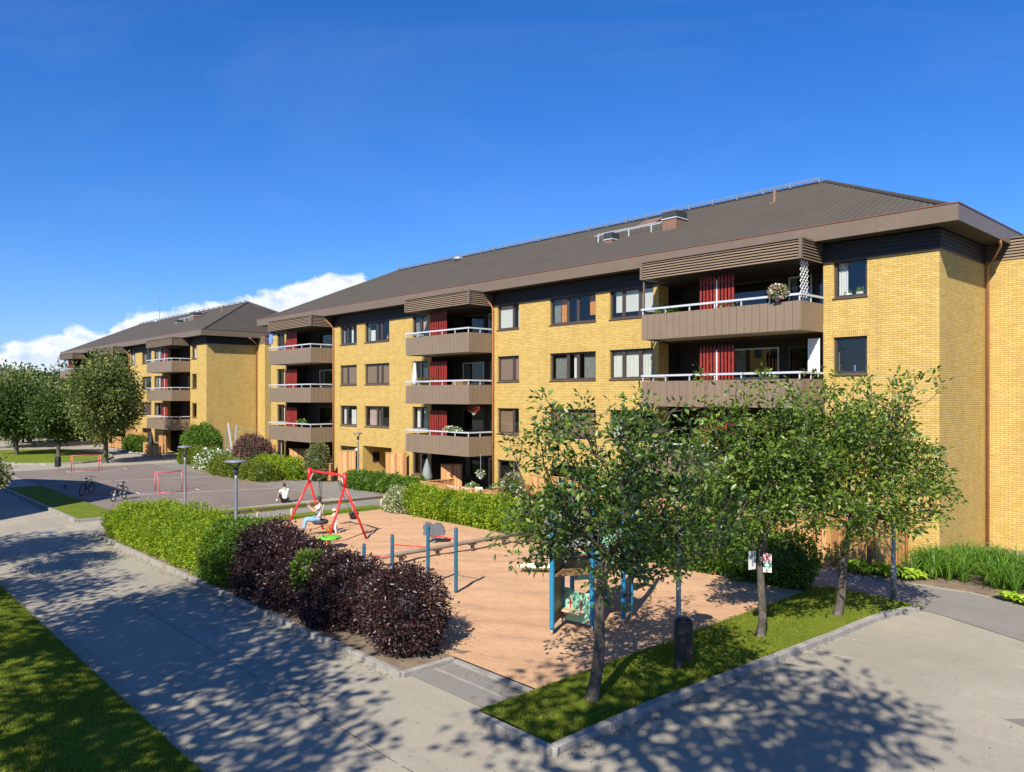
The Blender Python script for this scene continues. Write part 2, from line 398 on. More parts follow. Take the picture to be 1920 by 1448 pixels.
def wobble(D, seed, f=2.2):
    """smooth pseudo noise on unit directions -> about -1..1"""
    g = np.random.default_rng(seed); o = np.zeros(len(D))
    for k in range(6):
        w = g.normal(size=3) * f * (1 + .5 * k); o += np.sin(D @ w + g.uniform(0, 6.28)) / (1 + .45 * k)
    return o / 2.4
def grow(base, fork, pts, seed, step=.22, lean=(0, 0), trunk_wave=.03):
    """skeleton: trunk then each target joins the nearest branch; returns nodes, parents"""
    g = np.random.default_rng(seed); nodes = []; par = []
    k = max(4, int((fork[2] - base[2]) / .3))
    for i in range(k + 1):
        t = i / k; p = np.array(base) * (1 - t) + np.array(fork) * t
        p[:2] += (math.sin(i * .9 + seed) * trunk_wave, math.cos(i * .7 + seed * 2) * trunk_wave) if 0 < i < k else (0, 0); nodes.append(p); par.append(i - 1)
    f0 = k; path = [0.] * (k + 1)
    order = np.argsort(np.linalg.norm(pts - np.array(fork), axis=1))
    cap = 200000; arr = np.zeros((cap, 3)); pl = np.zeros(cap); n = len(nodes); arr[:n] = nodes; pl[:n] = 0; pl[:f0] = 1e3 if False else .8
    pl[:max(0, f0 - 2)] = 9.
    parent = np.zeros(cap, int); parent[:n] = par
    leafn = []
    for q in order:
        p = pts[q]; dd = np.linalg.norm(arr[:n] - p, axis=1) + .45 * pl[:n] + .5 * np.maximum(0, arr[:n, 2] - p[2])
        j = int(np.argmin(dd)); L = np.linalg.norm(p - arr[j]); m = max(1, int(L / step)); a = arr[j].copy(); pr = j
        bend = g.normal(size=3) * .10 * L; bend[2] -= .06 * L
        for i in range(1, m + 1):
            t = i / m; pos = a * (1 - t) + p * t + bend * math.sin(math.pi * t)
            arr[n] = pos; parent[n] = pr; pl[n] = pl[pr] + L / m if pl[pr] < 5 else L / m; pr = n; n += 1
        leafn.append(pr)
    return arr[:n].copy(), parent[:n].copy(), np.array(leafn)
def tree(name, label, base, fork, centre, rad, ntip, per, lsize, leaf='leaf_rowan', trunk_r=.1, seed=1, hollow=.35, group=None,
         shoots=0, aspect=.42, cat='tree', squash=0., flat=1., spread=.16, tubes_min=.004, step=.25, dbl=True, gapcut=-.75, fine=0):
    g = np.random.default_rng(seed); n0 = ntip
    D = g.normal(size=(n0 * 6, 3)); D /= np.linalg.norm(D, axis=1, keepdims=True)
    w = wobble(D, seed, 2.4); r = g.uniform(hollow ** 2, 1, len(D)) ** .5 * (1 + .24 * w)
    P = np.array(centre) + D * r[:, None] * np.array(rad)
    gap = wobble(P * .9, seed + 5, 1.3) + .5 * wobble(P, seed + 9, 2.6)
    if fine: gap = np.where(wobble(P, seed + 13, 3.6) > fine - 1, gap, -9)
    P = P[gap > gapcut][:n0]
    if squash: P = P[P[:, 2] > centre[2] - rad[2] * squash]
    if shoots:
        sh = []
        for k in range(shoots):
            a = g.uniform(0, 6.28); rr = g.uniform(.2, .95); q = np.array([math.cos(a) * rr * rad[0], math.sin(a) * rr * rad[1], 0]) + np.array(centre)
            q[2] = centre[2] + rad[2] * g.uniform(.75, 1.22); sh.append(q)
        P = np.vstack([P, np.array(sh)])
    nodes, par, tips = grow(base, fork, P, seed + 1, step)
    cnt = np.zeros(len(nodes)); cnt[tips] += 1
    for i in range(len(nodes) - 1, 0, -1): cnt[par[i]] += cnt[i]
    tot = cnt[0]; rr = np.maximum(trunk_r * (cnt / tot) ** .44, tubes_min)
    kf = max(4, int((fork[2] - base[2]) / .3)); rr[:kf + 1] = trunk_r * np.linspace(1.12, .82, kf + 1); rr[0] *= 1.25
    e = np.arange(1, len(nodes)); A = nodes[par[e]]; B = nodes[e]; ra = np.minimum(rr[par[e]], rr[e] * 1.35); ra = np.where(e <= kf, rr[par[e]], ra)
    root = empty(name, tuple(base), label, cat, group)
    o = np.array(base, float)
    th = (ra > trunk_r * .22) & (e > kf); sm = (~th) & (e > kf)
    V1, F1 = tubes_mesh(A[th] - o, B[th] - o, ra[th], rr[e][th], 8); V2, F2 = tubes_mesh(A[sm] - o, B[sm] - o, ra[sm], rr[e][sm], 4)
    tb = MB().tube([tuple(nodes[i] - o) for i in range(kf + 1)], [float(x) for x in rr[:kf + 1]], 12, False); V0 = np.array(tb.v); F0 = np.array(tb.f)
    npmesh('trunk', np.vstack([V0, V1, V2]), np.vstack([F0, F1 + len(V0), F2 + len(V0) + len(V1)]), 'bark', root, True)
    # leaves: rosettes at tips and along the last twigs
    src = np.concatenate([nodes[tips], nodes[tips] * .6 + nodes[par[tips]] * .4]) if dbl else nodes[tips]
    tw = (nodes[tips] - nodes[par[tips]]); tw /= np.linalg.norm(tw, axis=1, keepdims=True) + 1e-9; twd = np.concatenate([tw, tw]) if dbl else tw
    idx = np.repeat(np.arange(len(src)), per); C = src[idx]; off = g.normal(size=C.shape) * spread; off[:, 2] *= flat
    C = C + off; dirs = off / (np.linalg.norm(off, axis=1, keepdims=True) + 1e-9) + twd[idx] * .4
    V, F = leaves_mesh(C - o, lsize, aspect, dirs=dirs, seed=seed + 3, up=.3, jitter=.45)
    npmesh('crown', V, F, leaf, root)
    return root
def shrub(name, label, blobs, leaf, lsize, dens, cat='shrub', group=None, seed=3, core='leaf_deep', shell=.26, aspect=.5, sprigs=.14, extra=None, up=.25):
    """blobs: (x,y,z,rx,ry,rz) world; leafy shell over a twiggy core"""
    g = np.random.default_rng(seed); B = np.array(blobs, float); o = np.array([B[:, 0].mean(), B[:, 1].mean(), 0.])
    root = empty(name, tuple(o), label, cat, group); P = []; Dn = []
    for k, b in enumerate(B):
        area = 4 * math.pi * ((b[3]*b[4])**1.6 / 3 + (b[3]*b[5])**1.6 / 3 + (b[4]*b[5])**1.6 / 3) ** (1/1.6)
        n = int(area * dens); D = g.normal(size=(n, 3)); D /= np.linalg.norm(D, axis=1, keepdims=True)
        w = wobble(D, seed + k, 3.6); rr = (1 + .19 * w) * (1 - shell * g.uniform(0, 1, n) ** 1.7)
        if sprigs:
            s_ = g.uniform(0, 1, n) < .06; rr = np.where(s_, rr + sprigs * g.uniform(.2, 1, n), rr)
        p = b[:3] + D * rr[:, None] * b[3:]
        keep = p[:, 2] > .03
        for j, c in enumerate(B):
            if j == k: continue
            q = np.linalg.norm((p - c[:3]) / c[3:], axis=1); keep &= q > (1 - shell)
        P.append(p[keep]); Dn.append(D[keep])
    P = np.vstack(P); Dn = np.vstack(Dn); V, F = leaves_mesh(P - o, lsize, aspect, dirs=Dn * .8, seed=seed, up=up, jitter=.5)
    npmesh('foliage', V, F, leaf, root)
    mb = MB()
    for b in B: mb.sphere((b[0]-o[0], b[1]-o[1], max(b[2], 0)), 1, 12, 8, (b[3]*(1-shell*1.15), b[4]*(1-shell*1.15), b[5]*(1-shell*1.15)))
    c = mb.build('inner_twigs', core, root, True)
    if extra:
        mat, frac, sz = extra; idx = g.choice(len(P), int(len(P) * frac), False)
        V, F = leaves_mesh(P[idx] + Dn[idx] * .03 - o, sz, .9, dirs=Dn[idx], seed=seed + 1, up=.3); npmesh('blossom', V, F, mat, root)
    return root
def blob_row(p0, p1, n, ry, rz, seed=0, jr=.12, zc=.5, rx=None):
    g = np.random.default_rng(seed); out = []
    L = math.hypot(p1[0]-p0[0], p1[1]-p0[1]); rx = rx or L / n * .75
    for i in range(n):
        t = (i + .5) / n; j = 1 + jr * g.uniform(-1, 1); h = rz * (1 + jr * g.uniform(-1, 1))
        out.append((p0[0]*(1-t)+p1[0]*t, p0[1]*(1-t)+p1[1]*t + g.uniform(-.08, .08), h * zc, rx*j, ry*j, h * (1 - zc)))
    return out
SKYTINT = (.47, .62, .96); SKYSAT = 1.13
# ------------------------------------------------------------------ apartment building (local frame: facade on y=0, x runs -47.6..0)
BX0 = -47.6
FL = [.0, 2.7, 5.4, 8.1]                       # floor levels
WT = 10.30                                     # top of brick
def wall_grid(mb, x0, x1, z0, z1, holes, y, depth, axis='x'):
    """wall face with rectangular holes and reveals"""
    xs = sorted({x0, x1, *[h[0] for h in holes], *[h[1] for h in holes]}); zs = sorted({z0, z1, *[h[2] for h in holes], *[h[3] for h in holes]})
    P = (lambda a, d, z: (a, y + d, z)) if axis == 'x' else (lambda a, d, z: (y - d, a, z))
    for i in range(len(xs) - 1):
        for j in range(len(zs) - 1):
            cx, cz = (xs[i] + xs[i+1]) / 2, (zs[j] + zs[j+1]) / 2
            if any(h[0] < cx < h[1] and h[2] < cz < h[3] for h in holes): continue
            mb.quad(P(xs[i], 0, zs[j]), P(xs[i+1], 0, zs[j]), P(xs[i+1], 0, zs[j+1]), P(xs[i], 0, zs[j+1]))
    for h in holes:
        a, b, c, d = h[:4]; dp = h[4] if len(h) > 4 else depth
        mb.quad(P(a, 0, c), P(a, 0, d), P(a, dp, d), P(a, dp, c)); mb.quad(P(b, 0, d), P(b, 0, c), P(b, dp, c), P(b, dp, d))
        mb.quad(P(a, 0, d), P(b, 0, d), P(b, dp, d), P(a, dp, d)); mb.quad(P(b, 0, c), P(a, 0, c), P(a, dp, c), P(b, dp, c))

def window(root, x0, x1, z0, z1, mull, drape=None, y=.09, sill=True, soldier=True):
    """mull: list of fractions; drape: list of (mat, f0, f1, h0, h1)"""
    w = x1 - x0; mb = MB(); t = .055
    fr = MB()
    fr.box(x0, y, z0, x0 + t, y + .09, z1); fr.box(x1 - t, y, z0, x1, y + .09, z1)
    fr.box(x0 + t, y, z0, x1 - t, y + .09, z0 + t); fr.box(x0 + t, y, z1 - t, x1 - t, y + .09, z1)
    for m in mull: fr.box(x0 + w*m - .05, y + .004, z0 + t, x0 + w*m + .05, y + .085, z1 - t)
    edges = [0] + list(mull) + [1]
    for a, b in zip(edges[:-1], edges[1:]):            # inner sash rim
        if (b - a) * w < .35: continue
        xa, xb = x0 + w*a + (.05 if a else t), x0 + w*b - (.05 if b < 1 else t)
        fr.box(xa, y + .012, z0 + t, xa + .035, y + .07, z1 - t); fr.box(xb - .035, y + .012, z0 + t, xb, y + .07, z1 - t)
        fr.box(xa + .035, y + .012, z0 + t, xb - .035, y + .07, z0 + t + .035); fr.box(xa + .035, y + .012, z1 - t - .035, xb - .035, y + .07, z1 - t)
    win = fr.build('window', 'frame', root)
    MB().quad((x0 + t, y + .05, z0 + t), (x1 - t, y + .05, z0 + t), (x1 - t, y + .05, z1 - t), (x0 + t, y + .05, z1 - t)).build('pane', 'glass', win)
    if sill:
        MB().box(x0 - .03, -.045, z0 - .045, x1 + .03, y + .02, z0 - .004).build('sill', 'sill', win)
    if soldier: MB().box(x0 - .1, -.006, z1 + .003, x1 + .1, .003, z1 + .25).build('lintel', 'soldier', win)
    for k, (mat, a, b, h0, h1) in enumerate(drape or []):
        if mat.startswith('blind'):
            MB().box(x0 + w*a + .06, y + .075, z0 + (z1-z0)*h0, x0 + w*b - .06, y + .082, z0 + (z1-z0)*h1).build('blind', mat, win); continue
        n = max(6, int((b - a) * w / .045)); xs = np.linspace(x0 + w*a + .04, x0 + w*b - .04, n); m2 = MB()
        yy = [y + .15 + .03 * (i % 2) + .012 * math.sin(i * 1.7) for i in range(n)]
        for i in range(n - 1): m2.quad((xs[i], yy[i], z0 + (z1-z0)*h0), (xs[i+1], yy[i+1], z0 + (z1-z0)*h0), (xs[i+1], yy[i+1], z0 + (z1-z0)*h1), (xs[i], yy[i], z0 + (z1-z0)*h1))
        m2.build('curtain', mat, win)
    return win

def louvre(root, x0, x1, yf, left=True):
    """slatted canopy over the top balcony, front at yf"""
    zb, zt = 10.27, 10.97; mb = MB(); n = 7; h = (zt - zb) / n
    for k in range(n):
        za = zb + k*h; zc = za + h*.78
        # every slat leans outwards at the bottom
        mb.quad((x0, yf - .03, za), (x1, yf - .03, za), (x1, yf + .03, zc), (x0, yf + .03, zc))
        mb.quad((x0, yf - .03, za), (x0, yf + .05, za), (x1, yf + .05, za), (x1, yf - .03, za))
        for x, s in ((x0, -1), (x1, 1)):
            mb.quad((x + s*.03, yf, za), (x + s*.03, -.01, za), (x - s*.03, -.01, zc), (x - s*.03, yf, zc))
            mb.quad((x + s*.03, yf, za), (x - s*.05, yf, za), (x - s*.05, -.01, za), (x + s*.03, -.01, za))
    o = mb.build('louvred_canopy', 'brown_panel', root)
    c = MB().box(x0 - .05, yf - .05, zb - .01, x0 + .06, yf + .06, zt + .012).box(x1 - .06, yf - .05, zb - .01, x1 + .05, yf + .06, zt + .012)
    c.box(x0 - .045, yf - .055, zt - .03, x1 + .045, -.80, zt + .03); c.build('canopy_trim', 'brown_edge', o)
    MB().box(x0 + .06, yf + .06, zb, x1 - .06, -.01, zt - .04).build('canopy_lining', 'black_clad', o)

def balcony(root, x0, x1, k, yf=-1.69, picket=None, lattice=False, recess=(None, None)):
    z = FL[k]; zb, zt = z - .29, z + .72
    # slab
    s = MB().box(x0 + .05, yf + .05, z - .24, x1 - .05, -.003, z - .02); b = s.build('balcony', 'concrete', root)
    p = MB()
    n = max(4, round((x1 - x0) / .315)); w = (x1 - x0) / n
    for i in range(n): p.box(x0 + i*w + .008, yf, zb, x0 + (i+1)*w - .008, yf + .022, zt)
    m = 6; d = (-.012 - yf - .022) / m
    for xx, s_ in ((x0, 1), (x1, -1)):
        for i in range(m): p.box(xx, yf + .022 + i*d + .008, zb, xx + s_*.022, yf + .022 + (i+1)*d - .008, zt)
    p.build('balcony_panel', 'brown_panel', b)
    q = MB().box(x0 + .023, yf + .024, zb + .01, x1 - .023, yf + .045, zt - .01)
    q.box(x0 + .024, yf + .046, zb + .01, x0 + .045, -.02, zt - .01).box(x1 - .045, yf + .046, zb + .01, x1 - .024, -.02, zt - .01); q.build('panel_backing', 'seam', b)
    r = MB(); rz = z + .98
    r.box(x0 - .02, yf - .02, rz - .075, x1 + .02, yf + .05, rz).box(x0 - .02, yf + .053, rz - .075, x0 + .05, -.02, rz).box(x1 - .05, yf + .053, rz - .075, x1 + .02, -.02, rz)
    r.build('handrail', 'rail', b)
    r = MB(); npst = max(3, round((x1 - x0) / 1.15))
    for i in range(npst + 1):
        x = x0 + .06 + (x1 - x0 - .12) * i / npst; r.box(x - .022, yf + .005, zt + .002, x + .022, yf + .04, rz - .077)
    for x in (x0 + .02, x1 - .02): r.box(x - .018, yf + .75, zt + .002, x + .018, yf + .79, rz - .077)
    r.build('rail_post', 'rail', b)
    if picket:
        a, c, yp = picket; r = MB(); n = 10; w = (c - a) / n
        for i in range(n):
            if i == 5: xo = .03
            xa = a + i*w + (.035 if i >= 5 else 0); top = z + 1.98
            r.obox((xa + w*.44, yp, (z + .15 + top) / 2), (w*.30, 0, 0), (0, .012, 0), (0, 0, (top - z - .15) / 2))
            r.quad((xa + w*.14, yp - .012, top), (xa + w*.74, yp - .012, top), (xa + w*.44, yp - .012, top + .1))
            r.quad((xa + w*.74, yp + .012, top), (xa + w*.14, yp + .012, top), (xa + w*.44, yp + .012, top + .1))
        pk = r.build('picket_screen', 'red_wood', b)
        MB().box(a + 5*w - .005, yp - .02, z + .1, a + 5*w + .035, yp + .02, z + (1.9 if lattice else .2)).build('screen_post', 'white', pk)
        MB().box(a, yp + .014, z + .6, c, yp + .04, z + .68).build('screen_rail', 'wood_brown', pk); MB().box(a, yp + .014, z + 1.8, c, yp + .04, z + 1.88).build('screen_rail', 'wood_brown', pk)
    return b

BAYS = dict(b3=(-10.64, -3.83, -11.03), b2=(-27.24, -21.65, -27.1), b1=(-44.44, -38.2, -45.1))
PICK = dict(b3=(-8.31, -6.79), b2=(-25.8, -24.3), b1=(-43.0, -41.4))
def apartment(loc, label):
    root = empty('apartment_building', loc, label, 'building', 'yellow brick apartment blocks')
    SILL = [.89, 3.59, 6.29, 8.99]; WH = 1.31
    cols = dict(A=(-37.26, -35.17), B=(-34.2, -31.39), G=(-28.95, -27.45), C=(-21.33, -19.7), D=(-17.5, -14.56), E=(-13.73, -11.31), F=(-3.46, -2.29), H=(-46.6, -45.35))
    holes = []; wins = []
    for c, (a, b) in cols.items():
        for k in range(4):
            if c == 'B' and k == 0: continue
            if c == 'H' and k == 3: pass
            z0 = SILL[k]; z1 = z0 + WH; 
            if c == 'F' : pass
            if c == 'H' or c == 'G': pass
            holes.append((a, b, z0, min(z1, WT - .005), .12)); wins.append((c, k, a, b, z0, min(z1, WT - .005)))
    rec = []
    for key, (x0, x1, rx) in BAYS.items():
        for k in range(4):
            zt = FL[k] + 2.42 if k < 3 else WT - .006
            holes.append((rx, x1, FL[k] + .02, zt, 1.5)); rec.append((rx, x1, FL[k] + .02, zt, k, key))
    holes.append((-34.45, -31.15, .03, 2.33, 2.2))
    mb = MB()
    wall_grid(mb, BX0, 0, -.3, WT, holes, 0, .12)
    wall_grid(mb, 0, 4.74, -.3, WT, [], 0, .1, 'y')                # end wall up to the wing
    mb.quad((0, 4.74, -.3), (1.65, 4.74, -.3), (1.65, 4.74, 10.4), (0, 4.74, 10.4)); mb.quad((1.65, 4.74, -.3), (1.65, 9.2, -.3), (1.65, 9.2, 10.4), (1.65, 4.74, 10.4))
    mb.quad((1.65, 9.2, -.3), (0, 9.2, -.3), (0, 9.2, 10.4), (1.65, 9.2, 10.4)); mb.quad((0, 9.2, -.3), (0, 14, -.3), (0, 14, WT), (0, 9.2, WT))
    mb.quad((0, 14, -.3), (BX0, 14, -.3), (BX0, 14, WT), (0, 14, WT)); mb.quad((BX0, 14, -.3), (BX0, 0, -.3), (BX0, 0, WT), (BX0, 14, WT))
    wall = mb.build('wall', 'brick', root)
    # band of black cladding above the brick
    c = MB(); nb = 5; hb = (10.94 - WT) / nb
    for i in range(nb):
        za, zb = WT + i*hb + .004, WT + (i+1)*hb - .012
        c.box(BX0 - .02, -.03, za, .02, .0, zb); c.box(.0, .002, za, .03, 4.70, zb)
    c.box(BX0, .003, WT, -.003, .05, 10.94); c.box(-.05, .06, WT, -.001, 13.9, 10.94); c.box(BX0 + .001, .06, WT, BX0 + .05, 13.9, 10.94); c.box(BX0, 13.9, WT, 0, 13.98, 10.94)
    c.build('cladding_band', 'black_clad', root)
    MB().box(BX0 - .03, -.05, WT - .03, .05, .0, WT).box(.001, .002, WT - .03, .05, 4.70, WT).build('brick_cap', 'sill', wall)
    # interior floors and partition so nothing is hollow
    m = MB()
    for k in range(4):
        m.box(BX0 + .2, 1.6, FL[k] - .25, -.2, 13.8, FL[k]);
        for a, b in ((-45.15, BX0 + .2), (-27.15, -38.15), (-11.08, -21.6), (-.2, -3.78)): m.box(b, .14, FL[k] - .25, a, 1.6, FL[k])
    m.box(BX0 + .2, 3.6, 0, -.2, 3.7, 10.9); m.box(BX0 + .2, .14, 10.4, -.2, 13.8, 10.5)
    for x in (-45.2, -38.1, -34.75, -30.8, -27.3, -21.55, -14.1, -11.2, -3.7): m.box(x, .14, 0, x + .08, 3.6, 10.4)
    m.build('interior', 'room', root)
    dr = {('A', 3): [('curtain_grey', .0, .16, 0, 1), ('curtain_white', .5, .62, 0, .9)], ('B', 3): [('curtain_white', .12, .32, 0, .6), ('curtain_grey', .0, .1, 0, 1)],
          ('A', 2): [('blind_brown', 0, 1, .02, 1)], ('B', 2): [('blind_brown', 0, 1, .02, 1)],
          ('A', 1): [('curtain_white', .05, .22, 0, 1), ('curtain_white', .5, .8, 0, .8)], ('B', 1): [('curtain_pink', .08, .40, 0, 1), ('curtain_white', .42, .5, 0, 1)],
          ('C', 3): [('blind_white', 0, .66, 0, 1), ('curtain_white', .8, .95, 0, 1)], ('D', 3): [('curtain_grey', .02, .18, 0, 1), ('curtain_orange', .18, .36, 0, 1), ('curtain_orange', .80, .99, .25, 1)],
          ('E', 3): [('blind_white', .08, 1, .22, 1)], ('C', 2): [('blind_brown', 0, 1, .02, 1)], ('D', 2): [('curtain_grey', .05, .36, 0, .85), ('curtain_white', .46, .57, 0, 1), ('curtain_grey', .68, .97, 0, 1)],
          ('E', 2): [('curtain_white', 0, .99, 0, 1)], ('C', 1): [('blind_brown', 0, .68, .02, 1)], ('D', 1): [('blind_brown', 0, 1, .02, 1)], ('E', 1): [('curtain_white', 0, .3, 0, .7)],
          ('F', 3): [('curtain_white', .05, .38, 0, 1), ('curtain_white', .86, .97, 0, 1)], ('F', 2): [('curtain_grey', .02, .12, 0, .6)],
          ('G', 3): [('curtain_grey', .02, .3, 0, 1), ('curtain_pink', .5, .95, 0, 1)], ('G', 2): [('curtain_white', .5, .95, 0, .7)], ('G', 1): [('curtain_white', .1, .42, 0, 1), ('curtain_white', .55, .97, 0, 1)], ('G', 0): [('curtain_white', .3, .5, 0, 1)],
          ('H', 2): [('curtain_white', .3, .6, 0, 1)], ('H', 1): [('curtain_white', .5, .9, 0, 1)], ('H', 0): [('curtain_white', .1, .4, 0, 1)]}
    mu = dict(A=[.38], B=[.47, .66], C=[.70], D=[.38, .60], E=[.30, .68], F=[], G=[.5], H=[.5])
    for (c_, k, a, b, z0, z1) in wins:
        window(root, a, b, z0, z1, mu[c_], dr.get((c_, k)), soldier=(k < 3))
    # recesses: dark back wall with door and window
    for (rx, x1, z0, z1, k, key) in rec:
        m = MB(); yb = 1.5
        door = (x1 - 2.1, x1 - 1.15); win = (x1 - 4.6, x1 - 2.5) if key != 'b2' else (x1 - 4.4, x1 - 2.5)
        hs = [(door[0], door[1], z0, z0 + 2.05), (win[0], win[1], z0 + .8, z0 + 2.05), (x1 - .95, x1 - .3, z0 + .8, z0 + 2.05)]
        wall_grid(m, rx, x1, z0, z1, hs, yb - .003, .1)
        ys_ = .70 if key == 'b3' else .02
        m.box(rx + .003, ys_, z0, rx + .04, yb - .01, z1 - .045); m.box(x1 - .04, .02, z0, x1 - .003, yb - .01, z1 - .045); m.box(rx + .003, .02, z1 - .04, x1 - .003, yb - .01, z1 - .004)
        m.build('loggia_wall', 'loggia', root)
        for j, h in enumerate(hs):
            f = MB(); t = .06
            f.box(h[0], yb, h[2], h[0]+t, yb+.08, h[3]); f.box(h[1]-t, yb, h[2], h[1], yb+.08, h[3]); f.box(h[0]+t, yb, h[3]-t, h[1]-t, yb+.08, h[3]); f.box(h[0]+t, yb, h[2], h[1]-t, yb+.08, h[2]+t)
            fo = f.build('loggia_door' if j == 0 else 'loggia_window', 'frame' if (k + j) % 3 else 'rail', root)
            MB().quad((h[0]+t, yb+.04, h[2]+t), (h[1]-t, yb+.04, h[2]+t), (h[1]-t, yb+.04, h[3]-t), (h[0]+t, yb+.04, h[3]-t)).build('pane', 'glass', fo)
            if (j + k) % 2: MB().box(h[0]+t, yb+.12, h[2]+t, h[0]+t+(h[1]-h[0])*.25, yb+.14, h[3]-t).build('curtain', 'curtain_grey', fo)
    for key, (x0, x1, rx) in BAYS.items():
        for k in (1, 2, 3):
            a, b = PICK[key]; balcony(root, x0, x1, k, picket=(a, b, -1.05), lattice=(key == 'b3'))
        louvre(root, x0, x1, -1.69)
    MB().box(-10.64 + .02, -1.62, 8.82, -10.64 + .08, -1.56, 10.27).build('canopy_post', 'brown_edge', root)
    # entrance
    MB().box(-34.4, 2.14, .03, -31.2, 2.2, 2.33).build('entrance_wall', 'loggia', root)
    d = MB().box(-32.55, 2.08, .03, -31.5, 2.135, 2.15).build('entrance_door', 'frame', root)
    MB().box(-32.4, 2.06, .9, -31.65, 2.078, 1.98).build('pane', 'dkglass', d)
    MB().box(-34.447, .75, 1.25, -34.40, 1.25, 1.85).build('notice_board', 'black', root)
    l = MB().lathe([(.02, -.12), (.09, -.08), (.13, .0), (.09, .08), (.02, .12)], (-34.95, -.16, 2.0), 12).build('wall_lamp', 'white', root, True)
    MB().box(-35.0, -.08, 1.9, -34.9, -.002, 2.05).build('lamp_bracket', 'black', l)
    # eaves: fascia ring, soffit, roof
    o_, zb, zt = .79, 10.95, 11.47
    fx0, fx1, fy0, fy1 = BX0 - o_, o_, -o_, 14 + o_
    f = MB()
    n = 20
    for i in range(n):
        a = fx0 + (fx1 - fx0) * i / n; b = fx0 + (fx1 - fx0) * (i+1) / n; f.box(a + .003, fy0, zb, b - .003, fy0 + .03, zt); f.box(a + .003, fy1 - .03, zb, b - .003, fy1, zt)
    for i in range(6):
        a = fy0 + .031 + (fy1 - fy0 - .062) * i / 6; b = fy0 + .031 + (fy1 - fy0 - .062) * (i+1) / 6
        f.box(fx0, a + .003, zb, fx0 + .03, b - .003, zt); f.box(fx1 - .03, a + .003, zb, fx1, b - .003, zt)
    fo = f.build('fascia', 'fascia', root)
    g = MB().box(fx0 - .02, fy0 - .02, zt + .002, fx1 + .02, fy0 + .12, zt + .04).box(fx0 - .02, fy0 + .123, zt + .002, fx0 + .12, fy1 - .123, zt + .04).box(fx1 - .12, fy0 + .123, zt + .002, fx1 + .02, fy1 - .123, zt + .04).box(fx0 - .02, fy1 - .12, zt + .002, fx1 + .02, fy1 + .02, zt + .04)
    g.build('gutter_edge', 'flash', fo)
    MB().box(fx0 + .032, fy0 + .032, zb + .01, fx1 - .032, -.04, zb + .03).box(.04, -.037, zb + .01, fx1 - .032, fy1 - .032, zb + .03).box(fx0 + .032, -.037, zb + .01, BX0 - .03, fy1 - .032, zb + .03).box(BX0 - .027, 14.01, zb + .01, .037, fy1 - .032, zb + .03).build('soffit', 'soffit', fo)
    # tiled hip roof as stepped wavy courses
    ze, zr, hy = 11.33, 15.15, 7.0; ex0, ex1, ey0, ey1 = fx0 + .1, fx1 - .1, fy0 + .1, fy1 - .1; run = hy - ey0; rows = 25
    V = []; F = []; tw = .30
    def slope(xa_fn, P, length):
        for r in range(rows):
            ta, tb = r / rows, (r + 1) / rows + .012
            a0, a1 = xa_fn(ta); b0, b1 = xa_fn(min(tb, 1)); lo = min(a0, b0) ; n = max(4, int((a1 - a0) / tw * 4))
            i0 = len(V)
            for q in range(n + 1):
                u = q / n; xa = a0 + (a1 - a0) * u; xb = min(max(xa, b0), b1); wv = .014 * math.cos(xa / tw * 2 * math.pi) ; t2 = tb if b0 <= xa <= b1 else (ta + (tb - ta) * .0 + max(0, (xa - a0) / max(b0 - a0, 1e-3) if xa < b0 else (a1 - xa) / max(a1 - b1, 1e-3)) * (tb - ta))
                V.append(P(xa, ta, .045 + wv)); V.append(P(xa, ta, -.02)); V.append(P(xa, t2, .008 + wv))
            for q in range(n):
                k = i0 + q * 3; F.append((k, k + 3, k + 5, k + 2)); F.append((k + 1, k + 4, k + 3, k))
    nz = run / math.hypot(run, zr - ze); ny = (zr - ze) / math.hypot(run, zr - ze)
    slope(lambda t: (ex0 + run*t, ex1 - run*t), lambda x, t, h: (x, ey0 + run*t - ny*h, ze + (zr-ze)*t + nz*h), 0)
    slope(lambda t: (-ex1 + run*t, -ex0 - run*t), lambda x, t, h: (-x, ey1 - run*t + ny*h, ze + (zr-ze)*t + nz*h), 0)
    slope(lambda t: (ey0 + run*t, ey1 - run*t), lambda x, t, h: (ex1 - run*t + ny*h, x, ze + (zr-ze)*t + nz*h), 0)
    slope(lambda t: (-ey1 + run*t, -ey0 - run*t), lambda x, t, h: (ex0 + run*t - ny*h, -x, ze + (zr-ze)*t + nz*h), 0)
    rf = npmesh('roof', np.array(V), np.array(F), 'roof', root)
    # solid deck right below the tiles so light never leaks
    R0, R1 = ex0 + run, ex1 - run; dk = MB(); e = .03
    a, b, c2, d2 = (ex0, ey0, ze-e), (ex1, ey0, ze-e), (ex1, ey1, ze-e), (ex0, ey1, ze-e); p, q = (R0, hy, zr-e), (R1, hy, zr-e)
    dk.quad(a, b, q, p); dk.quad(b, c2, q); dk.quad(c2, d2, p, q); dk.quad(d2, a, p); dk.quad(d2, c2, b, a); dk.build('roof_deck', 'black_clad', rf)
    h = MB(); 
    for (s, t_) in (((R0, hy, zr + .03), (R1, hy, zr + .03)),) + tuple(((cx, cy, ze + .05), (rx_, hy, zr + .03)) for cx, cy, rx_ in ((ex0, ey0, R0), (ex1, ey0, R1), (ex1, ey1, R1), (ex0, ey1, R0))):
        s, t_ = Vector(s), Vector(t_); n = int((t_ - s).length / .36)
        for i in range(n):
            p0 = s + (t_ - s) * i / n; p1 = s + (t_ - s) * (i + 1.12) / n; h.tube([p0, p1], [.10, .085], 8)
    h.build('ridge_tiles', 'roof', rf)
    r = MB().tube([(R0 + .3, hy - .12, zr + .24), (R1 - .2, hy - .12, zr + .24)], .02, 6).tube([(R0 + .3, hy - .18, zr + .15), (R1 - .2, hy - .18, zr + .15)], .02, 6)
    n = 24
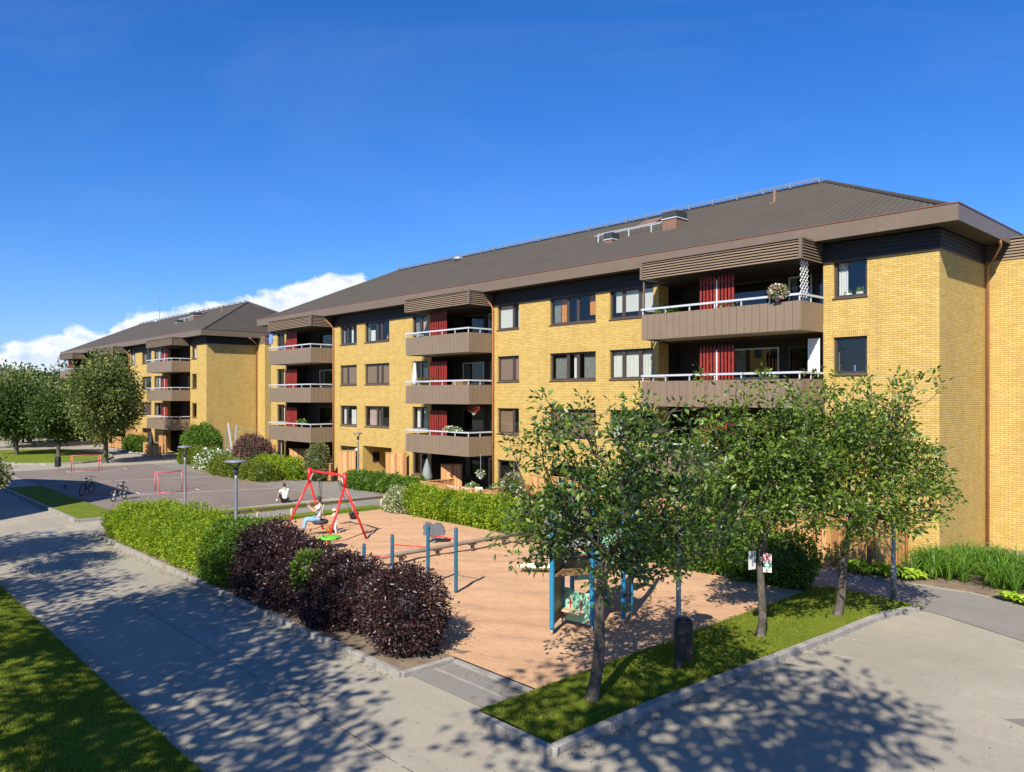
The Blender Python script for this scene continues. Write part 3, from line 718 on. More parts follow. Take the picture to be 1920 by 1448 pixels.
    for i in range(n + 1):
        x = R0 + .3 + (R1 - R0 - .5) * i / n; r.box(x - .02, hy - .22, zr + .0, x + .02, hy - .10, zr + .25)
    r.build('ridge_rail', 'steel', rf)
    zs = lambda y: ze + (zr - ze) * (y - ey0) / run
    def chim(x0, x1, y0, y1, zt):
        c = MB().box(x0, y0, zs(y0) - .1, x1, y1, zt).build('chimney', 'chimney', root)
        MB().box(x0 - .04, y0 - .04, zt + .003, x1 + .04, y1 + .04, zt + .05).build('chimney_trim', 'rail', c)
        MB().box(x0 - .02, y0 - .02, zt + .053, x1 + .02, y1 + .02, zt + .36).build('chimney_cap', 'chim_cap', c)
    chim(-13.45, -12.65, 3.6, 4.45, 14.0); chim(-16.75, -16.25, 3.2, 3.75, 13.45)
    s = MB()
    for y in (3.75, 4.05): s.tube([(-17.9, y, zs(y) + .38), (-13.65, y, zs(y) + .38)], .022, 6)
    for x in (-17.6, -15.6, -14.2): s.box(x - .02, 3.7, zs(3.7), x + .02, 3.76, zs(3.75) + .38)
    s.build('roof_walkway', 'rail', rf)
    v = MB().tube([(-8.35, 4.9, zs(4.9) - .05), (-8.35, 4.9, zs(4.9) + .62)], .08, 10).box(-8.5, 4.7, zs(4.9) - .06, -8.2, 5.1, zs(4.9) + .03).build('vent_pipe', 'chimney', rf)
    MB().sphere((-32.5, 6.4, zs(6.4) + .12), .38, 14, 8, (1, 1, .5)).build('roof_hatch', 'steel', rf, True)
    MB().quad((-16.3, 5.3, zs(5.3) + .16), (-15.1, 5.3, zs(5.3) + .16), (-15.1, 6.1, zs(6.1) + .16), (-16.3, 6.1, zs(6.1) + .16)).box(-16.3, 5.3, zs(5.3) - .1, -15.1, 5.34, zs(5.3) + .155).build('roof_window', 'chimney', rf)
    # downpipes
    for x in (-38.04, -21.6):
        MB().tube([(x - .28, -.74, 10.98), (x - .28, -.72, 10.88), (x - .14, -.55, 10.72), (x - .02, -.2, 10.3), (x, -.09, 10.12), (x, -.09, .12)], .048, 10).build('downpipe', 'copper', root, True)
    MB().tube([(.74, 3.6, 10.95), (.70, 3.9, 10.8), (.30, 4.5, 10.45), (.10, 4.64, 10.2), (.10, 4.64, .1)], .05, 10).build('downpipe', 'copper', root, True)
    # wing top: louvred band
    l = MB(); n = 7; hh = .72 / n
    for k in range(n):
        za = 10.4 + k*hh; zc = za + hh*.78
        l.quad((.02, 4.71, za), (1.70, 4.71, za), (1.66, 4.76, zc), (.02, 4.76, zc)); l.quad((1.70, 4.71, za), (1.70, 9.22, za), (1.64, 9.2, zc), (1.64, 4.76, zc))
        l.quad((.02, 4.71, za), (.02, 4.8, za), (1.62, 4.8, za), (1.70, 4.71, za)); l.quad((1.70, 4.71, za), (1.6, 4.8, za), (1.6, 9.2, za), (1.70, 9.22, za))
    w = l.build('wing_louvres', 'brown_panel', root)
    MB().box(.02, 4.79, 10.4, 1.6, 9.15, 11.08).build('wing_top', 'black_clad', w)
    MB().box(.80, 4.70, 11.13, 1.74, 9.25, 11.18).build('wing_roof', 'brown_edge', w)
    return root
M['blind_white'] = pm('white_blind', (.70, .69, .66), .7, .05, 3)

main_b = apartment((-8.79, 27.0, 0), 'long yellow brick apartment block with brown balconies, nearest, behind the playground')
far_b = copy_tree(main_b, (-69.2, 27.0, 0), 'second yellow brick apartment block further down the road, with an antenna on its ridge')
a = MB().tube([(0, 0, 0), (0, 0, 4.6)], .035, 6)
for z, L in ((4.1, .5), (3.0, .7), (2.9, .45), (1.9, .6)): a.tube([(-L, 0, z), (L, 0, z)], .02, 5)
ant = tag(a.build('roof_antenna', 'steel'), 'thin TV antenna mast with crossbars on the far roof ridge', 'antenna'); ant.location = (-101.2, 33.6, 14.9)

# unseen block on the near side, plan shaped so its roof throws the hard shadow on the ball court
def shade_block():
    """stair pavilion with chamfered corners across the road"""
    P = [(x + 1.4, y + .1) for x, y in ((-36.8, -4.6), (-42.5, 2.5), (-50.7, 2.6), (-55.2, 0.0), (-58, -6), (-58, -16), (-36.8, -16))]
    root = empty('apartment_building', (-47, -6, 0), 'yellow brick block with chamfered corners across the road, outside the photo to the left', 'building', 'yellow brick apartment blocks')
    L = [(x + 47, y + 6) for x, y in P]; MB().prism(L, -.3, 10.5).build('wall', 'brick', root)
    MB().prism([(x*1.03, y*1.03) for x, y in L], 10.52, 11.0).build('fascia', 'brown_panel', root)
    for i in range(len(L)):
        a, b = Vector((*L[i], 0)), Vector((*L[(i+1) % len(L)], 0)); n = int((b - a).length // 2.8); d = (b - a).normalized(); nn = Vector((d.y, -d.x, 0))
        for k in range(n):
            for f in range(4):
                c = a.lerp(b, (k + .5) / n) - nn * .01; MB().obox((c.x, c.y, 1.55 + 2.7*f), d*.6, nn*.03, Vector((0, 0, .65))).build('window', 'dkglass', root)
    return root
shade_b = shade_block()

# ------------------------------------------------------------------ ground
def sheet(name, poly, z, mat, depth=None):
    m = MB()
    if depth: m.prism(poly, z - depth, z)
    else: m.quad(*[(x, y, z) for x, y in poly])
    return struct(m.build(name, mat))
def rect(a, b, c, d): return [(a, c), (b, c), (b, d), (a, d)]
sheet('ground', rect(-900, 500, -500, 900), -.30, 'far_ground')
sheet('road', rect(-170, 40, -60, 60), -.008, 'asphalt')
sheet('footpath', rect(-66, -7.2, 21.55, 24.0), .002, 'asphalt_dark')
sheet('forecourt_path', [(-9.5, 21.55 - .1), (-7.0, 21.2), (-2, 18.9), (14, 12.5), (14, 20.0), (-4.6, 23.4), (-7.2, 24.1)], .006, 'asphalt_dark')
sheet('parking_lot', [(-8.1, 8.3), (14, 8.3), (14, 12.2), (-2, 18.6), (-7.0, 20.9), (-8.05, 21.0)], -.003, 'asphalt')
sheet('ball_court', rect(-66.5, -37.4, 11.1, 21.4), .002, 'court')
sheet('entrance_path', rect(-46.5, -37.5, 24.0, 27.0), -.002, 'asphalt_dark')
sheet('playground_path', [(-12.5, 8.9), (-10.15, 8.9), (-10.15, 10.1), (-12.5, 10.1)], .004, 'asphalt_dark')
sheet('rail_path', rect(-35.0, -33.3, 10.8, 21.5), .002, 'asphalt_dark')
# edging between asphalt fields at the playground mouth
sheet('edging_strip', rect(-12.5, -10.15, 9.42, 9.52), .010, 'stone')

# sand: gently heaped grid
def sand():
    xs = np.linspace(-31.45, -10.15, 170); ys = np.linspace(10.08, 20.6, 90); X, Y = np.meshgrid(xs, ys)
    g = np.random.default_rng(4); Z = np.zeros_like(X)
    for k in range(40):
        w = g.normal(size=2) * (1.0 + k * .12); Z += np.sin(X*w[0] + Y*w[1] + g.uniform(0, 6.3)) * .05 / (1 + k * .22)
    ed = np.minimum(np.minimum(X - xs[0], xs[-1] - X), np.minimum(Y - ys[0], ys[-1] - Y)); Z = np.clip(Z, -.16, .25) * np.clip(ed / 1.2, 0, 1) * .35 + .075 + .0*ed
    V = np.stack([X, Y, Z], -1).reshape(-1, 3); n, m = X.shape; i = np.arange(n-1)[:, None] * m + np.arange(m-1)[None]; F = np.stack([i, i+1, i+m+1, i+m], -1).reshape(-1, 4)
    o = struct(npmesh('sand', V, F, 'sand', smooth=True))
sand()
for nm, p in (('sand_edging', rect(-31.6, -31.46, 10.0, 20.7)), ('sand_edging', rect(-31.45, -10.3, 20.62, 20.74)), ('sand_edging', rect(-12.5, -10.15, 9.96, 10.07))):
    sheet(nm, p, .055, 'stone', .08)

def bumpy(name, poly_fn, x0, x1, y0, y1, nx, ny, hfn, mat):
    xs = np.linspace(x0, x1, nx); ys = np.linspace(0, 1, ny); V = np.zeros((ny, nx, 3))
    for i, x in enumerate(xs):
        a, b = poly_fn(x); V[:, i, 0] = x; V[:, i, 1] = a + (b - a) * ys
    V[:, :, 2] = hfn(V[:, :, 0], V[:, :, 1])
    i = np.arange(ny-1)[:, None]*nx + np.arange(nx-1)[None]; F = np.stack([i, i+1, i+nx+1, i+nx], -1).reshape(-1, 4)
    return struct(npmesh(name, V.reshape(-1, 3), F, mat, smooth=True))
# left bank lawn rising away from the path
bumpy('lawn', lambda x: (-30, 4.30), -60, 6, -30, 4.3, 133, 70, lambda X, Y: .05 + np.clip(4.3 - Y, 0, 30) * .06 + .02*np.sin(X*1.3)*np.sin(Y*2.1), 'lawn')
# strip under the three street trees
def strip_edge(v): return -8.32 + np.clip((v - 11) * .06, 0, .45) + np.clip(v - 19.3, 0, 9)**1.6 * .16
nY = 60; ys = np.linspace(8.62, 21.45, nY); V = []
for v in ys:
    L = -10.14; r_ = float(strip_edge(v)); r_ = min(r_, -7.25)
    for t in np.linspace(0, 1, 10): V.append((L + (r_ - L) * t, v, .045 + .085 * math.sin(math.pi * min(1, .15 + .85*t)) + .01*math.sin(v*3 + t*5)))
V = np.array(V); i = np.arange(nY-1)[:, None]*10 + np.arange(9)[None]; F = np.stack([i, i+1, i+11, i+10], -1).reshape(-1, 4)
struct(npmesh('lawn', V, F, 'lawn', smooth=True))
sheet('lawn', rect(-53.9, -37.75, 9.12, 10.95), .10, 'lawn', .14)
sheet('lawn', rect(-33.25, -31.62, 11.0, 21.4), .035, 'lawn', .08)
sheet('lawn', [(-37.2, 11.0), (-35.05, 11.0), (-35.05, 21.4), (-36.0, 21.4)], .035, 'lawn', .08)
sheet('lawn', rect(-31.4, -27.5, 20.76, 21.5), .04, 'lawn', .08)
sheet('lawn', rect(-62, -55.6, 6.0, 9.4), .10, 'lawn', .14)
# island lawn in the turning loop
isl = [(-76.5 + 9.5*math.cos(t) if False else -81 + 10.5*math.cos(t), 16.5 + 5.2*math.sin(t)) for t in np.linspace(0, 2*math.pi, 40, endpoint=False)]
sheet('lawn', isl, .12, 'lawn', .2)
# planting beds
sheet('planting_bed', rect(-33.6, -12.62, 8.78, 11.0), .07, 'soil', .12)
sheet('planting_bed', [(-66.3, 23.6), (-56, 21.5), (-48, 20.9), (-46.6, 21.6), (-46.6, 27), (-66.3, 27)], .05, 'soil', .1)
sheet('planting_bed', [(-29.6, 20.8), (-10.3, 20.76), (-9.6, 21.5), (-29.6, 21.5)], .04, 'soil', .08)
sheet('planting_bed', rect(-37.3, -10.2, 24.05, 26.99), .05, 'soil', .1)
sheet('planting_bed', [(-10.15, 24.1), (-8.4, 24.2), (-7.0, 24.25), (-5, 23.55), (0, 22.6), (12, 20.2), (12, 31.7), (-8.78, 31.7), (-8.78, 26.99), (-10.15, 26.99)], .05, 'soil', .1)

def kerb(pts, w=.14, h=.11, seg=1.0, z0=-.06, name='kerb', mat='stone'):
    m = MB(); g = random.Random(5)
    for a, b in zip(pts[:-1], pts[1:]):
        a = Vector((*a, 0)); b = Vector((*b, 0)); L = (b - a).length; n = max(1, round(L / seg)); d = (b - a) / L; s = Vector((-d.y, d.x, 0))
        for i in range(n):
            p = a + d * (L * i / n + .004); q = a + d * (L * (i+1) / n - .004); j = g.uniform(-.006, .006)
            m.obox((p + q) / 2 + s * j + Vector((0, 0, (z0 + h) / 2 + j * .5)), (q - p) / 2, s * w / 2, Vector((0, 0, (h - z0) / 2)))
    return struct(m.build(name, mat, bevel=.012))
kerb([(-33.8, 8.72), (-12.55, 8.72), (-12.55, 10.0)], h=.10)
pts = [(-10.2, 8.55), (-8.3, 8.55)] + [(float(min(strip_edge(v), -7.25)) + .06, v) for v in (8.6, 11, 14, 17, 19.2, 20, 20.6, 21.1)]
kerb([(-10.2, 8.5), (-8.22, 8.5)] + pts[2:], h=.12, w=.17)
kerb([(-53.9, 9.04), (-37.68, 9.04), (-37.68, 10.98)], h=.13, w=.16)
kerb([(-60, 4.36), (6, 4.36)], h=.035, w=.05, mat='concrete')
kerb([(isl[i][0], isl[i][1]) for i in range(0, 40, 1)] + [isl[0]], h=.15, w=.16)
kerb([(-53.9, 11.02), (-37.68, 11.02)], h=.05, w=.06)
# painted lines on the ball court
def line(p0, p1, w=.07, z=.0065):
    a, b = Vector((*p0, z)), Vector((*p1, z)); d = (b - a).normalized(); s = Vector((-d.y, d.x, 0)) * w / 2
    return [a - s, b - s, b + s, a + s]
m = MB()
for a, b in (((-55.3, 11.2), (-53.2, 21.3)), ((-46.6, 11.15), (-43.6, 21.3)), ((-62.8, 14.6), (-62.5, 18.4)), ((-62.8, 14.6), (-63.6, 14.6)), ((-62.5, 18.4), (-63.3, 18.4)),
             ((-46.3, 14.3), (-45.9, 17.5)), ((-46.3, 14.3), (-47.1, 14.35)), ((-45.9, 17.5), (-46.7, 17.55))): m.quad(*line(a, b))
struct(m.build('court_marking', 'marking'))
m = MB()
for a, b in (((-8.0, 14.9), (-7.05, 15.3)), ((-7.95, 15.9), (-6.95, 16.3)), ((-7.9, 17.4), (-7.1, 17.7)), ((-5.5, 19.6), (-3.4, 18.9)), ((-3.6, 15.6), (-1.9, 16.1))): m.quad(*line(a, b, .035, .004))
struct(m.build('parking_marking', 'marking_worn'))
m = MB()                                         # wandering repair seam in the asphalt
p = Vector((-34, 6.62, .0)); pts = [p]
g = random.Random(3)
while p.x < 4: p = Vector((p.x + .12, 6.62 + .6 * (p.y - 6.62) + g.uniform(-.012, .012), 0)); pts.append(p)
for a, b in zip(pts[:-1], pts[1:]):
    if g.random() < .93: m.quad(*line(a[:2], b[:2], g.uniform(.006, .018), .0035))
pts = []
struct(m.build('asphalt_crack', 'seam'))
sheet('asphalt_patch', [(-3.9, 15.1), (-1.6, 14.3), (.6, 13.4), (1.5, 15.4), (-2.4, 17.0)], .001, 'court')
mh = tag(MB().lathe([(.34, 0), (.36, .012), (.30, .016), (.02, .018)], (-35.7, 7.5, -.008), 24).build('manhole_cover', 'steel'), 'round metal manhole cover in the main path', 'manhole cover')

g = np.random.default_rng(31); q = []
for (x0, y0, x1, y1, n_) in ((-33, 8.62, -12.6, 8.62, 900), (-30, 4.42, 4, 4.42, 900), (-8.15, 8.6, -7.9, 18.5, 500), (-10.1, 8.45, -8.2, 8.4, 120), (-12.4, 9.9, -10.2, 9.9, 120)):
    t = g.random(n_); off = np.abs(g.normal(size=n_)) * .16; dx, dy = x1 - x0, y1 - y0; L_ = math.hypot(dx, dy); sgn = 1 if y0 < 5 else (-1 if dx > 2.5 or y0 > 9.8 else 1)
    nx_, ny_ = (dy / L_, -dx / L_); nx_, ny_ = (abs(nx_), ny_) if dy > 5 else (nx_, abs(ny_) * sgn); q.append(np.column_stack([x0 + dx*t + nx_*off, y0 + dy*t + ny_*off, np.full(n_, .012)]))
q.append(np.column_stack([g.uniform(-30, 2, 500), g.uniform(4.5, 8.6, 500), np.full(500, .012)])); q.append(np.column_stack([g.uniform(-8, 2, 500), g.uniform(8.6, 18, 500), np.full(500, .012)]))
V, F = leaves_mesh(np.vstack(q), .035, .6, seed=6, up=2.5); o = npmesh('leaf_litter', V, F, 'litter'); o['kind'] = 'stuff'; tag(o, 'dry leaf bits and grit gathered along the kerbs', 'litter')

# grass blades on the lawns close to the camera
def blades(name, xy, zfn, hgt, seed):
    g = np.random.default_rng(seed); n = len(xy); P = np.column_stack([xy, zfn(xy)]); a = g.uniform(0, 6.28, n); L = hgt * g.uniform(.5, 1.3, n)
    t = g.normal(size=(n, 2)) * .4; s = np.column_stack([np.cos(a), np.sin(a), np.zeros(n)]) * (.006 + .004*g.random(n))[:, None]
    tip = P + np.column_stack([t * L[:, None], L]); V = np.stack([P - s, P + s, tip], 1).reshape(-1, 3); F = np.arange(3*n).reshape(-1, 3)
    o = npmesh(name, V, F, 'blade'); o['kind'] = 'stuff'; tag(o, 'short mown grass blades covering the lawns nearest the viewer', 'grass'); return o
g = np.random.default_rng(2)
n = 150000; u = g.uniform(-31, -9.5, n); v = 4.33 - g.uniform(0, 1, n)**1.3 * 3.2
k = v > .10 * -u - .2; A = np.column_stack([u, v])[k]
n = 90000; v2 = g.uniform(8.62, 21.4, n); e_ = np.minimum(strip_edge(v2), -7.25); tt = g.random(n); B_ = np.column_stack([-10.14 + (e_ + 10.14) * tt, v2])
def zf(xy):
    z1 = .05 + np.clip(4.3 - xy[:, 1], 0, 30)*.06
    z2 = .045 + .08 * np.sin(np.pi * np.minimum(1, .15 + .85*np.clip((xy[:, 0]+10.14)/2, 0, 1))); return np.where(xy[:, 1] < 5, z1, z2) - .005
blades('grass', np.vstack([A, B_]), zf, .05, 5)
# ------------------------------------------------------------------ trees
G3 = 'three young street trees beside the playground'
tree('street_tree', 'young green street tree nearest the viewer, standing in front of the play tower', (-9.05, 10.36, .1), (-8.75, 10.42, 2.75), (-8.72, 10.5, 3.6), (2.2, 2.1, 1.55), 470, 20, .115,
     trunk_r=.10, seed=11, hollow=.25, group=G3, shoots=34, spread=.085, dbl=False, aspect=.5, gapcut=-.5, fine=1.05)
tree('street_tree', 'young street tree with small prohibition signs on its trunk, middle of the row', (-8.88, 15.88, .1), (-8.80, 15.9, 2.5), (-8.75, 15.8, 3.95), (1.65, 1.75, 1.7), 580, 20, .115, 'leaf_rowan_light',
     trunk_r=.085, seed=24, hollow=.25, group=G3, shoots=22, spread=.09, dbl=False, aspect=.5, gapcut=-.5, fine=1.0)
tree('street_tree', 'young street tree in front of the bare yellow gable, farthest of the row', (-8.49, 18.92, .1), (-8.2, 19.0, 2.3), (-7.85, 18.75, 3.85), (2.0, 2.0, 1.8), 640, 20, .12, 'leaf_rowan_light',
     trunk_r=.095, seed=37, hollow=.25, group=G3, shoots=22, spread=.095, dbl=False, aspect=.5, gapcut=-.5, fine=1.0)
tree('broadleaf_tree', 'tall round green tree behind the far football goal', (-69.9, 18.9, 0), (-69.9, 18.9, 2.6), (-69.9, 18.9, 5.4), (2.75, 2.75, 3.2), 800, 14, .24, 'leaf_mid', .2, 51, .3, 'trees beyond the ball court', 8, .5, spread=.3, step=.4)
tree('broadleaf_tree', 'dark dense tree on the lawn island at the left edge', (-83.8, 15.05, 0), (-83.8, 15.05, 2.0), (-84, 15.0, 4.2), (3.0, 3.0, 2.4), 800, 14, .28, 'leaf_dark', .2, 52, .3, 'trees beyond the ball court', 4, .5, spread=.3, step=.4)
tree('broadleaf_tree', 'small dark tree on the lawn island above the black litter bin', (-79.5, 17.6, 0), (-79.5, 17.6, 1.8), (-79.5, 17.6, 3.7), (2.2, 2.2, 2.0), 500, 14, .26, 'leaf_dark', .16, 53, .3, 'trees beyond the ball court', 4, .5, spread=.3, step=.4)
# trees beyond the road end
far = [(-128, 22, 9.5, 4.6, 'leaf_far', 'pale green tree far off, leftmost above the road end'), (-118, 21.5, 8.6, 4.2, 'leaf_mid', 'green tree far off behind the dark island tree'), (-124, 29, 9.8, 4.8, 'leaf_far', 'pale feathery tree far off beside the far block'),
       (-106, 20.5, 7.0, 3.6, 'leaf_far', 'low pale tree at the turning loop'), (-135, 33, 10.0, 5, 'leaf_far', 'pale tree farthest off, just left of the far block'), (-98, 17.5, 7.6, 3.8, 'leaf_mid', 'green tree on the left behind the lawn island'), (-112, 26.0, 7.4, 3.4, 'leaf_mid', 'bushy tree beside the far block corner')]
for i, (x, y, h, r, lf, lab) in enumerate(far):
    tree('distant_tree', lab, (x, y, 0), (x, y, 1.6), (x, y, h*.58), (r, r, h*.42), 420, 9, .42, lf, .2, 60 + i, .3, 'trees far behind the road end', 5, .55, spread=.45, step=.6)
# woods on the horizon
g = np.random.default_rng(9); n = 90000; a = g.uniform(-.95, -.35, n); d = g.uniform(190, 330, n)
cx_, cy_ = -.732, .6813
tx = a; X = tx * d; Y = d; u = .6813*X - .732*Y; v = .732*X + .6813*Y; top = 8.5 + 1.5*np.sin(tx*38) + 1.2*np.sin(tx*91 + 1) + (d - 190) * .035
z = top * g.uniform(.1, 1, n) ** .6
V, F = leaves_mesh(np.column_stack([u, v, z]), 1.3, .7, seed=8, up=.6); o = npmesh('distant_woods', V, F, 'leaf_far'); o['kind'] = 'stuff'; tag(o, 'hazy green woods on the horizon beyond the estate', 'woods')
# trees behind and beside the viewer that dapple the path
OV = 'tall trees behind the viewer'
for i, (x, y, cz, r, rz, nt) in enumerate(((-28.2, -2.9, 8.6, 2.7, 1.8, 220), (-21.0, -4.3, 8.8, 2.4, 1.6, 90), (-15.8, -2.5, 8.8, 3.4, 2.4, 330), (-11.2, -3.3, 9.0, 3.2, 2.4, 240), (-6.9, -5.6, 9.2, 2.5, 2.0, 150), (.7, -2.0, 10.9, 3.9, 1.7, 200))):
    cx = (-2.3 if i == 5 else 0); y2 = y + (2.0 if i == 5 else 0); lab = ('tall leafy tree outside the frame, %s of the row behind the viewer' % ('farthest left', 'second from the left', 'third from the left', 'third from the right', 'second from the right', 'nearest')[i])
    tree('shade_tree', lab, (x, y, 0), (x + cx*.3, y, cz - rz), (x + cx, y2, cz), (r, r, rz), nt, 12, .22, 'leaf_mid', .22, 80 + i, .2, OV, 0, .6, spread=.34, step=.5, gapcut=-.25)

# ------------------------------------------------------------------ shrubs and hedges
def jb(L, seed, j=.1):
    g = np.random.default_rng(seed); return [tuple(np.array(b) + np.array([g.uniform(-j, j), g.uniform(-j, j), 0, 0, 0, 0])) for b in L]
g = np.random.default_rng(12); bl = []
for i, u in enumerate(np.linspace(-32.8, -23.4, 16)):
    h = 1.30 + .022*(u + 33) + g.uniform(-.16, .18); bl.append((u, 9.55 + g.uniform(-.06, .06), h*.45, .78, .80, h*.55)); bl.append((u + .35, 10.35 + g.uniform(-.1, .1), h*.45, .75, .78, h*.58))
shrub('hedge', 'long bright lime-green hedge along the near edge of the ball court', bl, 'leaf_lime', .08, 800, 'hedge', seed=21, core='leaf_green', sprigs=.30, aspect=.36, up=.5, shell=.3)
PUR = 'purple-leaved shrubs along the path'
shrub('shrub', 'deep green shaded shrub between the lime hedge and the purple shrubs', [(-22.9, 9.8, .8, .85, .9, 1.0), (-21.9, 9.8, .85, .8, .9, 1.05), (-22.4, 9.4, .5, 1.1, .8, .6)], 'leaf_green', .08, 800, seed=39, sprigs=.25, core='leaf_deep', shell=.34)  # lime hedge carried on, tree shade put into the greener leaf colour
pur = [(-20.4, 9.85, .9, 1.98, 'dark purple-leaved shrub in front of the lamp pole, second from the hedge'),
       (-18.6, 9.85, .85, 1.74, 'purple-leaved shrub with a green patch, middle of the purple row'), (-16.6, 9.85, .85, 1.66, 'dark purple-leaved shrub next to the big sunlit one'), (-13.75, 9.72, .84, 1.78, 'big rounded purple shrub in the sun at the kerb corner')]
for i, (x, y, r, h, lab) in enumerate(pur):
    if i == 3: bl = [(x, y, .92, .84, .80, .86), (x - .75, y, .8, .62, .66, .78), (x + .1, y - .1, .55, .80, .74, .55), (x - .25, y, 1.25, .55, .6, .52)]
    else: bl = [(x - .5, y, h*.42, .85, r*.95, h*.50), (x + .55, y - .15, h*.40, .85, r*.9, h*.48), (x, y - .35, .45, 1.05, .8, .58), (x - .1, y + .1, h*.66, .55, .6, h*.36), (x + .8, y + .2, h*.6, .4, .45, h*.36), (x - .9, y - .2, h*.55, .4, .4, h*.34)]
    if i == 2: bl.append((x + 1.35, y + .05, .62, .62, .66, .72))
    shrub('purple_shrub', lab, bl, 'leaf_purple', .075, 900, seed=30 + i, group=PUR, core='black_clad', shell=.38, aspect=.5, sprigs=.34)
shrub('shrub', 'small fresh green shrub poking out among the purple ones', [(-17.7, 9.5, 1.05, .42, .45, .60), (-17.2, 9.7, .8, .4, .4, .6)], 'leaf_green', .08, 700, seed=40)
# hedge beyond the sand
g = np.random.default_rng(5); bl = []
for u in np.linspace(-29.2, -20.6, 11):
    h = 1.42 + g.uniform(-.07, .07); bl.append((u, 21.1 + g.uniform(-.06, .06), h*.42, .75, .62, h*.58))
shrub('hedge', 'rounded bright green hedge between the sandpit and the footpath', bl, 'leaf_lime', .10, 560, 'hedge', seed=22, core='leaf_green', sprigs=.06)
shrub('variegated_shrub', 'pale cream-edged shrub at the left end of the sandpit hedge', [(-30.4, 20.85, .5, .72, .6, .72), (-29.9, 20.75, .4, .6, .5, .6)], 'leaf_varieg', .09, 700, seed=23)
bl = [(u, 20.95, .75, .95, .75, .95 + .12*math.sin(u*3)) for u in np.linspace(-19.6, -10.9, 9)]
shrub('shrub', 'dark green shrubs along the back of the sandpit behind the street trees', bl[:4], 'leaf_deep', .10, 520, seed=24)
shrub('shrub', 'sunlit yellow-green shrubs behind the tree with the signs', bl[4:7], 'leaf_green', .10, 560, seed=25, extra=('petal_orange', .004, .07))
shrub('shrub', 'broad dark green shrub beside the farthest street tree', bl[7:], 'leaf_green', .10, 520, seed=26)
shrub('laburnum_shrub', 'tall shrub with hanging orange blossom behind the middle street tree', [(-15.6, 24.9, 1.3, .9, .8, 1.4), (-14.7, 24.8, 1.1, .8, .7, 1.2)], 'leaf_green', .11, 420, seed=27, extra=('petal_orange', .05, .09))
# low hedge in front of the patios
g = np.random.default_rng(6)
bl = [(u, 24.9 + g.uniform(-.1, .1), .42, .95, .8, .62 + g.uniform(-.06, .08)) for u in np.linspace(-40.6, -34.2, 6)]
shrub('hedge', 'low bushy hedge of mounds beside the entrance lamp post', bl, 'leaf_green', .12, 380, 'hedge', seed=41, core='leaf_deep')
shrub('shrub', 'loose upright green shrub in front of the tall entrance fence', [(-45.4, 25.0, 1.1, .85, .8, 1.1), (-45.3, 25.0, 1.9, .55, .55, .6)], 'leaf_pale', .12, 380, seed=42)
bl = [(u, 24.3, .55, .95, .9, .85) for u in np.linspace(-51.6, -47.4, 5)]
shrub('hedge', 'clipped bright green hedge in front of the left patio', bl, 'leaf_lime', .12, 380, 'hedge', seed=43, core='leaf_green')
bl = [(u, 22.3 + .1*math.sin(u), .45, 1.0, .95, .78) for u in np.linspace(-54.6, -47.8, 6)]
shrub('shrub', 'broad olive-green shrubs at the edge of the ball court, right of the white-flowering bush', bl, 'leaf_olive', .12, 340, seed=44, core='leaf_deep')
shrub('plum_shrub', 'plum-coloured flowering bush in front of the gable of the far block', [(-55.2, 25.0, 1.3, 1.6, 1.3, 1.4), (-54.0, 24.9, .9, 1.1, 1.0, 1.1)], 'leaf_plum', .13, 330, seed=45)
bl = [(u, 23.0, .5, .95, .95, .95) for u in (-58.3, -57.0, -55.8)]
shrub('flowering_bush', 'bush full of white flowers beside the plum-coloured one', bl, 'leaf_green', .13, 300, seed=46, extra=('petal_white', .13, .16))
bl = [(u, 23.9, .5, 1.1, 1.0, .95) for u in (-64.6, -63.2, -61.7, -60.2)]
shrub('shrub', 'yellow-green low shrubs beside the ball court near the thin lamp post', bl, 'leaf_olive', .13, 320, seed=47, core='leaf_green')
shrub('shrub', 'large rounded green bush at the corner of the far block', [(-66.6, 25.6, 1.3, 1.8, 1.5, 1.8), (-65.2, 25.2, 1.0, 1.4, 1.2, 1.5)], 'leaf_green', .15, 300, seed=48, core='leaf_deep')
shrub('shrub', 'low wide green shrub on the stone-edged bed by the far fences', [(-83.5, 25.2, .6, 1.4, 1.0, 1.0), (-81.6, 25.3, .55, 1.4, 1.0, .95)], 'leaf_green', .16, 250, seed=49, core='leaf_deep')
tree('small_tree', 'small pale-leaved tree cut by the left edge of the photo', (-27.6, 3.3, .1), (-27.5, 3.35, 1.5), (-27.3, 3.5, 3.1), (1.35, 1.2, .95), 260, 20, .10, 'leaf_pale', .06, 50, .2, None, 4, .55, spread=.13, gapcut=-.3)
shrub('shrub', 'garden plants with a few white blooms behind the low patio fence', [(-28.2, 25.6, .6, .9, .5, .6), (-30.6, 25.7, .5, .6, .4, .5)], 'leaf_green', .1, 400, seed=54, extra=('petal_white', .08, .1))
shrub('rose_bush', 'pale rose bush growing over the fence beside the second downpipe', [(-27.0, 25.2, 1.0, .55, .6, .8)], 'leaf_pale', .1, 420, seed=55, extra=('petal_white', .07, .12))

